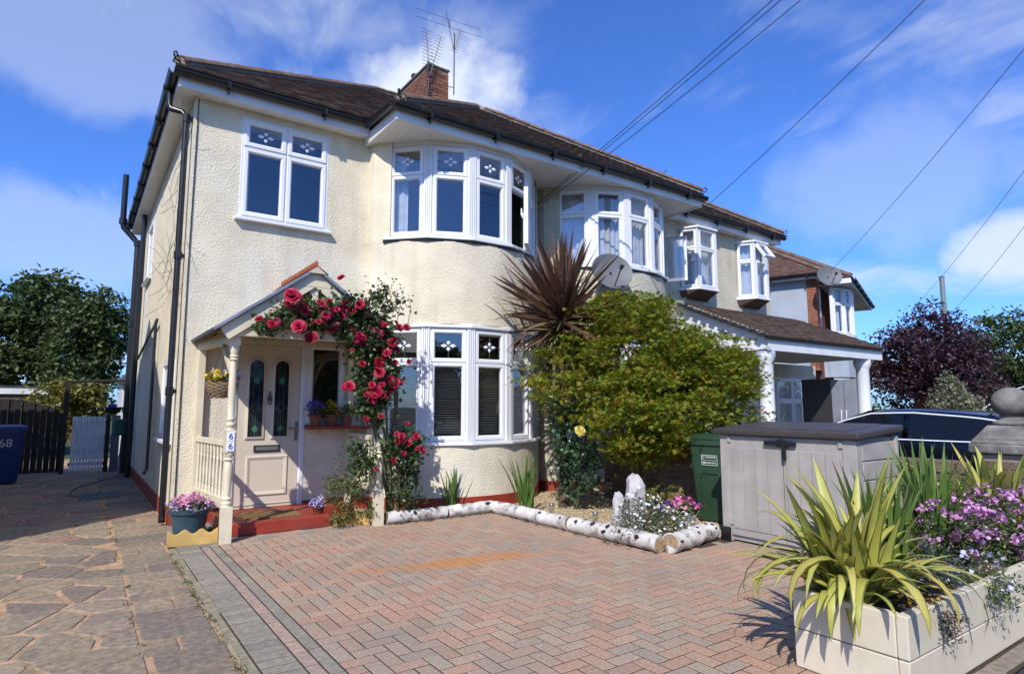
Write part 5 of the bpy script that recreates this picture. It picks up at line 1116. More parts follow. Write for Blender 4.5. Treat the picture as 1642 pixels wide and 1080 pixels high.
for k in range(4): q.tube([(2.25+.05*k, -1.3, 0), (2.2+.08*k, -1.45, .5), (2.12+.1*k, -1.5, 1.0)], [.01, .008, .004], 5)
q.build('canes', CANE, RR, smooth=60)
E_ = [((1.0, -1.5, 2.35), (.38, .09, .17), 1.6), ((1.5, -1.48, 2.4), (.38, .12, .25), 2.4), ((1.82, -1.47, 2.15), (.33, .14, .33), 2.4), ((1.86, -1.47, 1.7), (.27, .14, .32), 2.2), ((1.85, -1.47, 1.35), (.2, .12, .22), .9), ((2.25, -1.42, .85), (.24, .15, .32), 1.4), ((2.3, -1.38, .4), (.22, .14, .3), .9), ((2.05, -1.25, 2.62), (.25, .1, .25), .35), ((.66, -1.5, 2.2), (.22, .06, .08), .35), ((1.75, -1.4, .75), (.16, .12, .3), .5)]
P = clumps(E_, 480, 16, .06, .3, .8); leaves('foliage', P, .062*RNG.uniform(.7, 1.3, len(P)), leafmat('rose_leaf', [(.04, .075, .022), (.065, .105, .032), (.095, .14, .045), (.05, .085, .03)], .25, .4), RR, up=.25, aspect=.65)
P = clumps([((2.12, -1.22, 2.75), (.18, .08, .2), 1), ((1.98, -1.22, 2.7), (.2, .08, .2), 1)], 22, 5, .05, .3, .8); leaves('young_shoots', P, .05, leafmat('young_rose_leaf', [(.16, .17, .05), (.20, .15, .06), (.10, .13, .04)], .3), RR, up=.2, aspect=.6)
q = MB()
petals = [(random.uniform(-.6, 3.2), random.uniform(-3.6, -1.5)) for _ in range(16)]
for i, (x, y) in enumerate(petals): q.add([(x, y, .009), (x+.02, y+.006, .012), (x+.022, y+.02, .009), (x+.004, y+.018, .011)], [(0, 1, 2, 3)])
tag(q.build('fallen_petals', MATS['crimson_petal'], origin=(1, -2.5, 0)), 'fallen crimson rose petals strewn over the paving', 'petals', kind='stuff')

# ------------------------------------------------------------------ pots, baskets, edging by the door
def flowers(par, ells, ncl, per, spread, size, m, name='flowers', up=.4, shape='hex'):
    P = clumps(ells, ncl, per, spread, .75, .6); return leaves(name, P, size*RNG.uniform(.7, 1.2, len(P)), m, par, up=up, shape=shape)
PINK = leafmat('pink_flower', [(.72, .22, .42), (.62, .14, .35), (.80, .42, .55), (.52, .28, .55)], .25); LILAC = leafmat('lilac_flower', [(.42, .36, .72), (.55, .48, .75), (.35, .30, .65)], .25); BLUEF = leafmat('blue_flower', [(.12, .10, .55), (.20, .16, .65), (.28, .22, .7)], .25)
YELF = leafmat('yellow_flower', [(.75, .52, .03), (.82, .62, .06)], .25); WHITF = leafmat('white_flower', [(.80, .80, .76), (.74, .74, .72)], .25); SMALLG = leafmat('small_leaf', [(.06, .11, .025), (.10, .15, .035), (.14, .18, .05)], .3)
PLAST = mat('blue_green_plastic_pot', (.035, .075, .095), .35, var=.2, vscale=6)
pt1 = thing('plant_pot', 'blue green plastic tub of pink and lilac flowers at the house corner', 'flower pot', (.10, -.72, 0))
q = MB(); q.lathe([(.14, 0), (.145, .02), (.185, .24), (.205, .245), (.21, .28), (.19, .285), (.175, .24), (.001, .235)], (.10, -.72, 0), 28); q.build('pot', PLAST, pt1, smooth=40)
P = clumps([((.10, -.72, .31), (.2, .2, .08), 1)], 70, 10, .04, .3); leaves('foliage', P, .035, SMALLG, pt1); flowers(pt1, [((.14, -.74, .35), (.17, .17, .08), 1)], 55, 6, .022, .035, PINK, 'pink_flowers'); flowers(pt1, [((.10, -.74, .31), (.23, .23, .06), 1)], 34, 6, .02, .028, LILAC, 'lilac_flowers')
YEL = mat('ochre_edging', (.52, .33, .10), .75, var=.25, vscale=6, bump=.2, bscale=40)
def wavy(p, q_, n, h, label):
    p, q_ = Vector(p), Vector(q_); d = q_-p; k = n*8; top = [(p+d*(i/k)+Vector((0, 0, h+.022*cos(2*pi*i/8)))) for i in range(k+1)]
    poly = [p, q_]+[v for v in reversed(top)]; nn = Vector((d.y, -d.x, 0)).normalized()*.035; mb = MB(); mb.prism([v for v in poly], [v-nn for v in poly]); tag(mb.build('edging_board', YEL, bevel=.006), label, 'edging', 'ochre scalloped edgings by the porch')
wavy((-.16, -1.24, 0), (.285, -1.32, 0), 3, .135, 'ochre scalloped edging in front of the blue green tub'); wavy((1.54, -1.14, 0), (1.92, -1.27, 0), 3, .14, 'ochre scalloped edging under the trailing plant by the right post')
q = MB(); q.lathe([(.06, 0), (.07, .13), (.062, .135), (.05, .1), (.001, .1)], (.20, -1.12, 0), 16); o = q.build('plant_pot', BLACK, smooth=40); tag(o, 'small black pot behind the left scalloped edging', 'flower pot')
tr_ = thing('trailing_plant', 'trailing small leaved plant spilling over the scalloped edging right of the step', 'plant', (1.72, -1.0, 0))
P = clumps([((1.72, -1.0, .36), (.27, .15, .2), 2), ((1.6, -1.25, .15), (.14, .06, .13), 1), ((1.92, -1.3, .14), (.07, .05, .14), .6), ((1.75, -.7, .45), (.25, .15, .25), .8)], 150, 14, .045, .3); leaves('foliage', P, .034*RNG.uniform(.7, 1.3, len(P)), leafmat('trailing_leaf', [(.09, .13, .03), (.14, .17, .045), (.20, .15, .04), (.06, .09, .025)], .3), tr_)
q = MB()
for k in range(10): a = k*.63; q.tube([(1.72, -.95, 0), (1.72+.12*cos(a), -1.0+.1*sin(a), .3), (1.72+.25*cos(a), -1.05+.2*sin(a), .3)], [.005, .004, .002], 4)
q.build('stems', STEM, tr_)
pt2 = thing('plant_pot', 'little brown pot of violet lobelia standing on the red doorstep', 'flower pot', (1.42, -.93, .135))
q = MB(); q.lathe([(.05, .135), (.07, .21), (.075, .215), (.06, .22), (.001, .2)], (1.42, -.93, 0), 16); q.build('pot', mat('brown_plastic', (.12, .04, .02), .5), pt2, smooth=40); flowers(pt2, [((1.39, -.95, .26), (.08, .07, .05), 1)], 26, 7, .016, .022, LILAC); P = clumps([((1.44, -.92, .24), (.08, .07, .04), 1)], 16, 8, .02); leaves('foliage', P, .022, SMALLG, pt2)
POTM = mat('terracotta_pot', (.24, .075, .035), .75, var=.2, vscale=12)
for (x, m1, lab, yel) in ((1.60, BLUEF, 'terracotta pot of deep blue lobelia on the red shelf', 0), (1.80, YELF, 'terracotta pot of yellow edged leaves in the middle of the red shelf', 1), (2.02, WHITF, 'terracotta pot of white flowers at the rose end of the red shelf', 1)):
    t = thing('plant_pot', lab, 'flower pot', (x, -.14, 1.115), 'pots on the red shelf'); q = MB(); q.lathe([(.055, 1.115), (.075, 1.23), (.085, 1.235), (.085, 1.26), (.07, 1.26), (.001, 1.24)], (x, -.14, 0), 16); q.build('pot', POTM, t, smooth=40)
    P = clumps([((x, -.15, 1.31), (.12, .09, .09), 1)], 34, 10, .03, .3); leaves('foliage', P, .034, leafmat('lime_pot_leaf', [(.22, .26, .04), (.13, .18, .03), (.09, .13, .03)], .3) if yel else SMALLG, t); flowers(t, [((x-.02, -.17, 1.36), (.11, .08, .08), 1)], 22 if yel else 40, 6 if not yel else 3, .02, .026, m1)
hb = thing('hanging_basket', 'wicker hanging basket of yellow and lilac pansies behind the left porch post', 'hanging basket', (.29, -1.08, 1.45))
WICK = mat('wicker', (.24, .165, .10), .9, var=.4, vscale=40, bump=.8, bscale=90)
q = MB()
for k in range(9):
    z = 1.47+k*.018; r_ = .09+.06*sin(pi/2*min(1, (k+1)/8)); q.tube([(.29+r_*cos(a), -1.08+r_*sin(a), z+.006*sin(a*9+k*pi)) for a in [2*pi*i/36 for i in range(37)]], .011, 5, False)
q.build('basket', WICK, hb, smooth=60); q = MB()
for a in (.3, 2.4, 4.5): q.tube([(.29+.15*cos(a), -1.08+.15*sin(a), 1.63), (.29, -1.08, 2.04)], .003, 4)
q.build('chain', BLACK, hb)
P = clumps([((.29, -1.08, 1.65), (.15, .15, .05), 1)], 40, 9, .03, .3); leaves('foliage', P, .035, SMALLG, hb); flowers(hb, [((.22, -1.12, 1.69), (.10, .10, .06), 1)], 20, 5, .02, .034, YELF, 'yellow_pansies'); flowers(hb, [((.37, -1.05, 1.70), (.10, .10, .06), 1)], 20, 5, .02, .034, leafmat('pale_lilac', [(.6, .52, .7), (.45, .38, .6)], .3), 'lilac_pansies')
dz = thing('daisy_clump', 'mound of small white daisies spilling over the birch log', 'daisies', (4.05, -3.75, 0))
EE = [((4.02, -3.78, .14), (.42, .34, .17), 2), ((4.15, -3.45, .22), (.26, .22, .2), 1), ((3.72, -3.7, .1), (.18, .3, .14), .8)]
P = clumps(EE, 260, 15, .045, .3); leaves('foliage', P, .032*RNG.uniform(.6, 1.2, len(P)), leafmat('daisy_leaf', [(.07, .10, .03), (.10, .14, .05), (.05, .075, .025), (.15, .16, .06)], .3), dz, aspect=.3)
P = clumps([(c, (r_[0]*1.05, r_[1]*1.05, r_[2]*1.15), w_) for c, r_, w_ in EE], 460, 1, .02, .9); P[:, 2] = np.abs(P[:, 2])+.02; leaves('daisy_flowers', P, .034*RNG.uniform(.7, 1.1, len(P)), WHITF, dz, up=.55, shape='hex')
P2 = P+np.array([0, 0, .004]); leaves('daisy_eyes', P2, .011, YELF, dz, up=.6, shape='hex')
pp = thing('plant_pot', 'stone pot of magenta and violet flowers between the daisies and the green bin', 'flower pot', (4.62, -3.62, 0))
q = MB(); q.lathe([(.10, 0), (.13, .14), (.145, .15), (.145, .18), (.12, .18), (.001, .16)], (4.62, -3.62, 0), 18); q.build('pot', mat('stone_pot', (.36, .34, .27), .9, var=.3, vscale=20), pp, smooth=40)
P = clumps([((4.62, -3.62, .24), (.16, .15, .07), 1)], 40, 9, .035, .3); leaves('foliage', P, .04, SMALLG, pp); flowers(pp, [((4.62, -3.65, .3), (.15, .15, .07), 1)], 18, 5, .025, .045, leafmat('magenta_flower', [(.55, .06, .32), (.72, .22, .45), (.75, .35, .25)], .3), 'magenta_flowers'); flowers(pp, [((4.45, -3.5, .25), (.15, .12, .07), 1)], 18, 5, .025, .034, leafmat('violet_flower', [(.16, .08, .45), (.08, .06, .28)], .3), 'violet_flowers')
fern = thing('low_maple_seedling', 'low yellow leaved seedling behind the upright stones under the maple', 'plant', (4.9, -3.1, 0)); P = clumps([((4.9, -3.1, .3), (.35, .25, .15), 1)], 26, 8, .06, .3); leaves('foliage', P, .09, leafmat('yellow_maple_leaf', [(.22, .19, .04), (.15, .15, .03)], .3), fern, shape='maple', up=.5)

# ------------------------------------------------------------------ bins, storage box, boundary wall
BING = mat('green_bin_plastic', (.022, .055, .028), .45, var=.15, vscale=3); BINB = mat('blue_bin_plastic', (.006, .027, .13), .4, var=.15, vscale=3)
def wheelie(name, label, c, rz, m, lidm, text=None, sticker=False, lidc=None, h=.98):
    t = thing(name, label, 'bin', c, 'wheeled bins'); t['_o'] = (0., 0., 0.)
    q = MB(); w0, w1, d0, d1 = .21, .28, .24, .33
    def rrect(w_, d_, z, r_=.05): return [(sx_*(w_-r_)+r_*cos(a), sy_*(d_-r_)+r_*sin(a), z) for sx_, sy_, a0 in ((1, 1, 0), (-1, 1, pi/2), (-1, -1, pi), (1, -1, 1.5*pi)) for a in [a0+k*pi/8 for k in range(5)]]
    rings = [rrect(w0, d0, .03), rrect(w0+.005, d0+.005, .06), rrect(w1-.01, d1-.01, h-.08), rrect(w1-.01, d1-.01, h-.07), rrect(w1+.012, d1+.012, h-.065), rrect(w1+.012, d1+.012, h)]
    n = 20; q.add([v for r_ in rings for v in r_], [(i*n+k, i*n+(k+1) % n, (i+1)*n+(k+1) % n, (i+1)*n+k) for i in range(5) for k in range(n)]+[tuple(range(n-1, -1, -1))])
    body = q.build('body', m, t, smooth=35)
    fy = lambda z: -(d0+(d1-d0)*(z-.06)/(h-.14))
    q = MB(); pts_ = [(-.13, .12), (.13, .12), (.15, .52), (.11, .6), (-.11, .6), (-.15, .52)]     # raised arch panel on the front
    q.tube([(x, fy(z)-.002, z) for x, z in [(-.14, .12), (-.145, .5), (-.10, .585), (.10, .585), (.145, .5), (.14, .12)]], .007, 6); q.build('front_moulding', m, t, smooth=60)
    q = MB(); q.add([v for r_ in (rrect(w1+.02, d1+.02, h+.002), rrect(w1+.02, d1+.02, h+.03), rrect(w1-.05, d1-.06, h+.06, .06)) for v in r_], [(i*n+k, i*n+(k+1) % n, (i+1)*n+(k+1) % n, (i+1)*n+k) for i in range(2) for k in range(n)]+[tuple(40+k for k in range(20)), tuple(range(19, -1, -1))]); q.build('lid', lidm, t, smooth=40)
    q = MB(); q.tube([(-.22, d1+.05, h-.02), (.22, d1+.05, h-.02)], .014, 8)
    for s in (-.2, .2): q.box(s-.015, s+.015, d1-.005, d1+.06, h-.05, h-.01)
    q.build('handle', m, t)
    for s in (-.22, .22):
        q = MB(); q.tube([(s-.025, d0+.06, .1), (s+.025, d0+.06, .1)], .1, 18); q.build('wheel', BLACK, t, smooth=40)
    if text: text_obj('bin_number', text, .2, (0, fy(.72)-.012, .72), (1, 0, 0), (0, -.1, 1), mat('white_print', (.55, .57, .6), .5), body)
    if sticker:
        q = MB(); z0, z1 = .68, .80; W = mat('sticker_print', (.62, .66, .62), .5)
        def ln(a, b_, c_, d_): q.add([(a, fy(c_)-.004, c_), (b_, fy(c_)-.004, c_), (b_, fy(d_)-.004, d_), (a, fy(d_)-.004, d_)], [(0, 1, 2, 3)])
        ln(-.10, .10, z0, z0+.006); ln(-.10, .10, z1-.006, z1); ln(-.10, -.095, z0, z1); ln(.095, .10, z0, z1); ln(-.10, .10, .738, .742)
        for r_, z in ((0, .775), (1, .71)):
            for k in range(7): ln(-.04+k*.018, -.028+k*.018, z-.008, z+.008)
        q.tube([(-.07+.016*cos(a), fy(.77)-.004, .772+.016*sin(a)) for a in [.5+5*k/8 for k in range(9)]], .004, 4); ln(-.085, -.05, .70, .72); q.build('printed_label', W, body)
    t['_o'] = tuple(map(float, c)); t.rotation_euler = (0, 0, rz); return t
wheelie('wheeled_bin', 'green wheeled bin with a white printed label beside the storage box', (5.5, -3.5, 0), R(-80), BING, BING, sticker=True)
wheelie('wheeled_bin', 'bright blue lidded bin just showing behind the green bin', (6.35, -3.2, 0), R(-85), BINB, mat('bright_blue_lid', (.01, .12, .55), .4), h=1.02)
wheelie('wheeled_bin', 'dark blue bin numbered 68 at the left edge by the fence', (-2.0, 6.2, 0), R(8), BINB, BINB, text='68')
# plastic storage box
TAUPE = mat('taupe_resin', (.38, .35, .315), .5, var=.14, vscale=5, bump=.3, bscale=60, bdist=.004, dirt=((.27, .25, .22), .45), dscale=3, streak=((.26, .24, .20), .5)); LIDM = mat('dark_brown_resin', (.055, .045, .04), .45, var=.2, vscale=5, bump=.2, bscale=50, bdist=.003)
sb = thing('storage_box', 'taupe resin garden storage box with dark lid behind the planter', 'storage box', (5.02, -4.83, 0))
BX0, BX1, BY0, BY1, BZ = 4.62, 5.40, -5.53, -4.13, 1.08
q = MB(); q.box(BX0+.03, BX1-.02, BY0+.03, BY1-.03, .02, BZ); q.build('carcass', TAUPE, sb)
for (y0, y1) in ((BY0+.13, (BY0+BY1)/2-.004), ((BY0+BY1)/2+.004, BY1-.11)):
    q = MB(); q.box(BX0+.004, BX0+.029, y0, y1, .07, BZ-.012); dr = q.build('door', TAUPE, sb, bevel=.004)
    n = 4; wd = (y1-y0-.06)/n
    for k in range(n): q = MB(); q.box(BX0-.004, BX0+.0035, y0+.03+k*wd+.005, y0+.03+(k+1)*wd-.005, .14, BZ-.13); q.build('panel', TAUPE, dr, bevel=.004)
for y0, y1 in ((BY0, BY0+.126), (BY1-.106, BY1)):
    q = MB(); q.box(BX0, BX0+.1, y0, y1, .0, BZ-.004); q.build('corner_post', TAUPE, sb, bevel=.006)
for y in (BY0+.135, BY1-.115):
    for z in (BZ-.05, .2): q = MB(); q.box(BX0-.012, BX0+.002, y-.018, y+.018, z-.03, z+.03); q.build('hinge', TAUPE, sb, bevel=.003)
q = MB(); z = .06
for k in range(6): q = MB(); q.box(BX0+.105, BX1-.05, BY0-.0, BY0+.029, .05+k*.168, .05+k*.168+.16); q.build('panel', TAUPE, sb, bevel=.008)
q = MB(); q.box(BX1-.05, BX1, BY0-.012, BY0+.03, 0, BZ+.02); q.build('corner_post', TAUPE, sb, bevel=.006)
q = MB(); P0 = [(BX0-.05, BY0-.05, BZ), (BX1+.04, BY0-.05, BZ+.06), (BX1+.04, BY1+.05, BZ+.06), (BX0-.05, BY1+.05, BZ)]; q.prism(P0, [(x, y, z+.06) for x, y, z in P0]); q.build('lid', LIDM, sb, bevel=.015)
q = MB(); q.prism([(BX0+.05, BY0+.1, BZ+.068), (BX1-.05, BY0+.1, BZ+.112), (BX1-.05, BY1-.1, BZ+.112), (BX0+.05, BY1-.1, BZ+.068)], [(BX0+.07, BY0+.12, BZ+.083), (BX1-.07, BY0+.12, BZ+.127), (BX1-.07, BY1-.12, BZ+.127), (BX0+.07, BY1-.12, BZ+.083)]); q.build('lid_panel', LIDM, sb)
ym = (BY0+BY1)/2; q = MB(); q.box(BX0-.035, BX0-.012, ym-.16, ym+.17, BZ-.085, BZ-.045); q.box(BX0-.02, BX0+.003, ym-.05, ym+.05, BZ-.1, BZ-.03); q.box(BX0-.045, BX0-.02, ym-.06, ym-.025, BZ-.22, BZ-.04); q.build('latch', BLACK, sb, bevel=.005)
q = MB(); q.box(BX0-.02, BX0+.06, BY1-.10, BY1+.01, 0, .14); q.build('foot', BLACK, sb)
# low brick boundary wall and gate pier with ball finial
WB = mat('garden_wall_brick', (.25, .17, .12), .95, rand='island', rcols=[(.12, .085, .06), (.19, .135, .095), (.15, .10, .07), (.10, .08, .066)], var=.3, vscale=25, bump=.4, bscale=80)
bw = thing('boundary_wall', 'low brown brick wall between the two drives', 'wall', (5.85, -3.5, 0)); bm_, mo = MB(), MB(); brick_stack(bm_, mo, 5.74, 5.96, -5.98, -1.2, 0, .75); bm_.build('bricks', WB, bw, kind='stuff'); mo.build('mortar', MORTAR, bw)
for k in range(42): q = MB(); y = -5.98+k*.114; q.box(5.73, 5.97, y, y+.104, .755, .86); q.build('coping_brick', WB, bw, bevel=.006)
GST = mat('weathered_stone', (.20, .185, .165), .95, var=.5, vscale=7, bump=.7, bscale=30, dirt=((.09, .085, .08), .8), dscale=5)
pr = thing('gate_pier', 'weathered stone pier with ball finial at the end of the brick wall', 'pier', (5.95, -6.27, 0))
bm_, mo = MB(), MB(); brick_stack(bm_, mo, 5.72, 6.18, -6.50, -6.04, 0, .95); bm_.build('bricks', WB, pr, kind='stuff'); mo.build('mortar', MORTAR, pr)
def frus(z0, z1, a, b_): return ([(5.95-a, -6.27-a, z0), (5.95+a, -6.27-a, z0), (5.95+a, -6.27+a, z0), (5.95-a, -6.27+a, z0)], [(5.95-b_, -6.27-b_, z1), (5.95+b_, -6.27-b_, z1), (5.95+b_, -6.27+b_, z1), (5.95-b_, -6.27+b_, z1)])
q = MB(); q.prism(*frus(.955, 1.04, .27, .27)); q.build('cap_slab', GST, pr, bevel=.015); q = MB(); q.prism(*frus(1.042, 1.08, .255, .24)); q.prism(*frus(1.081, 1.20, .235, .15)); q.build('cap_stone', GST, pr, bevel=.008)
q = MB(); q.lathe([(.14, 1.2), (.15, 1.215), (.145, 1.235), (.10, 1.25), (.085, 1.275), (.10, 1.29)], (5.95, -6.27, 0), 20); q.ell((5.95, -6.27, 1.405), (.15, .15, .138), 22, 14); q.build('ball_finial', GST, pr, smooth=60)

# ------------------------------------------------------------------ timber planter and its plants
PLP = mat('planter_paint', (.64, .57, .43), .55, var=.15, vscale=3, bump=.2, bscale=25, bdist=.006, dirt=((.36, .32, .24), .55), dscale=3, streak=((.40, .36, .27), .5))
pln = thing('planter', 'long cream painted timber planter in the right foreground', 'planter', (3.9, -6.58, 0))
TX0, TX1, TY0, TY1 = 2.25, 5.62, -6.86, -6.30
for k, (z0, z1) in enumerate(((.005, .197), (.203, .40))):
    o = .0 if k == 0 else .003
    q = MB(); q.box(TX0-o, TX0+.05, TY0+.0525, TY1-.0, z0, z1); q.build('board', PLP, pln, bevel=.006); q = MB(); q.box(TX0-o, TX1, TY0-o, TY0+.05, z0, z1); q.build('board', PLP, pln, bevel=.006)
    q = MB(); q.box(TX0+.052, TX1, TY1-.05, TY1, z0, z1); q.build('board', PLP, pln, bevel=.006); q = MB(); q.box(TX1-.05, TX1-.002, TY0+.052, TY1-.052, z0, z1); q.build('board', PLP, pln)
q = MB(); q.box(TX0+.051, TX1-.051, TY0+.051, TY1-.051, .01, .36); q.build('soil', SOIL, pln)
YV = mat('phormium_yellow', (.42, .40, .07), .45, rand='object', rcols=[(.46, .44, .07), (.58, .54, .15), (.38, .40, .07), (.54, .46, .11)], trans=.3, var=.15, vscale=8); GV = mat('phormium_green', (.10, .16, .03), .45, rand='object', rcols=[(.09, .15, .03), (.16, .20, .03), (.07, .12, .03), (.22, .17, .05)], trans=.3, var=.15, vscale=8)
PHM = [sword('phormium_leaf', .66, .078, [YV, GV], bend=b_, segs=9, fold=.22, stripe=True) for b_ in (.3, .9, 1.6, 2.3)]; PHG = [sword('phormium_leaf', .58, .066, [YV, GV], bend=b_, segs=9, fold=.22, stripe=True) for b_ in (.5, 1.4)]
PHL = [sword('phormium_leaf', .78, .078, [YV, GV], bend=b_, segs=10, fold=.2, stripe=True) for b_ in (1.9, 2.7, 3.1)]
def phormium(x, y, z, label, seed, n, s):
    t = thing('phormium', label, 'phormium', (x, y, z), 'yellow striped phormiums'); rosette(t, PHM[:2]+PHG, int(n*.42), (x, y, z), 2, 26, s*.75, s*1.2, seed, .08); rosette(t, PHM[1:]+PHG, int(n*.45), (x, y, z), 18, 55, s*.65, s*1.0, seed+1, .08); rosette(t, PHL, int(n*.25), (x, y, z), 10, 40, s*.75, s*1.05, seed+2, .08); return t
phormium(2.46, -6.52, .34, 'large yellow striped phormium arching over the near end of the planter', 21, 124, 1.04)
phormium(4.75, -6.45, .34, 'yellow striped phormium further along the planter in front of the ball pier', 31, 90, 1.15)
iris(2.86, -6.50, .34, 64, .92, 'broad bluish green iris clump right of the large phormium', 41, 20); iris(3.75, -6.40, .34, 64, 1.02, 'tall iris clump in the planter below the parked car', 42, 20)
AUB = leafmat('verbena_flower', [(.62, .24, .52), (.74, .38, .62), (.54, .18, .44), (.78, .50, .72)], .3)
def mound(name, label, cat, ells, nl, lm, ls, nf, fm_, fs, per=6, fsp=.02, asp=.4):
    c = ells[0][0]; t = thing(name, label, cat, (c[0], c[1], .34)); P = clumps(ells, nl, 12, .04, .25); leaves('foliage', P, ls*RNG.uniform(.6, 1.3, len(P)), lm, t, aspect=asp, up=.25)
    if nf: flowers(t, [(c_, (r_[0]*1.05, r_[1]*1.05, r_[2]*1.1), w_) for c_, r_, w_ in ells], nf, per, fsp, fs, fm_)
    return t
mound('verbena_mound', 'mound of purple verbena flowers at the right end of the planter', 'verbena', [((4.05, -6.64, .56), (.42, .24, .27), 2), ((4.6, -6.70, .56), (.4, .2, .26), 1.4), ((3.62, -6.58, .54), (.3, .2, .22), .9)], 240, leafmat('verbena_leaf', [(.06, .10, .025), (.10, .14, .035)], .3), .04, 150, AUB, .026, 14, .026)
mound('lilac_bacopa', 'pale lilac flowers hanging over the front board of the planter', 'flowers', [((3.32, -6.80, .42), (.28, .13, .12), 2), ((3.3, -6.93, .33), (.22, .06, .09), 1)], 60, SMALLG, .03, 70, leafmat('pale_lilac_flower', [(.62, .56, .78), (.70, .68, .82), (.50, .44, .72)], .3), .026, 2, .015)
mound('grey_leaved_lobelia', 'dark blue green mound with tiny violet and yellow flowers beside the iris', 'lobelia', [((3.02, -6.66, .44), (.24, .16, .15), 2), ((3.2, -6.55, .46), (.2, .15, .14), 1)], 100, leafmat('lobelia_leaf', [(.045, .085, .055), (.07, .11, .07), (.10, .13, .05)], .25), .036, 26, leafmat('dark_violet_flower', [(.07, .05, .25), (.12, .09, .35), (.6, .42, .05)], .25), .018, 4, .02, .25)
mound('red_heuchera', 'brick red leaved heuchera between the verbena and the far phormium', 'heuchera', [((4.65, -6.42, .48), (.4, .15, .11), 1)], 60, leafmat('heuchera_leaf', [(.26, .04, .03), (.36, .07, .05), (.20, .035, .03)], .25), .065, 0, None, 0, asp=.8)
cr_ = thing('trailing_sedum', 'dark trailing plant with orange flowers spilling over the planter corner', 'plant', (2.5, -6.78, .34)); P = clumps([((2.55, -6.78, .41), (.2, .1, .03), 1), ((2.62, -6.90, .32), (.08, .03, .1), .8)], 40, 9, .028, .3); leaves('foliage', P, .022, leafmat('bronze_small_leaf', [(.05, .03, .025), (.09, .05, .03), (.07, .06, .03)], .2), cr_); flowers(cr_, [((2.62, -6.8, .43), (.2, .08, .03), 1)], 9, 3, .01, .018, leafmat('orange_flower', [(.75, .30, .02), (.8, .42, .03)], .3))

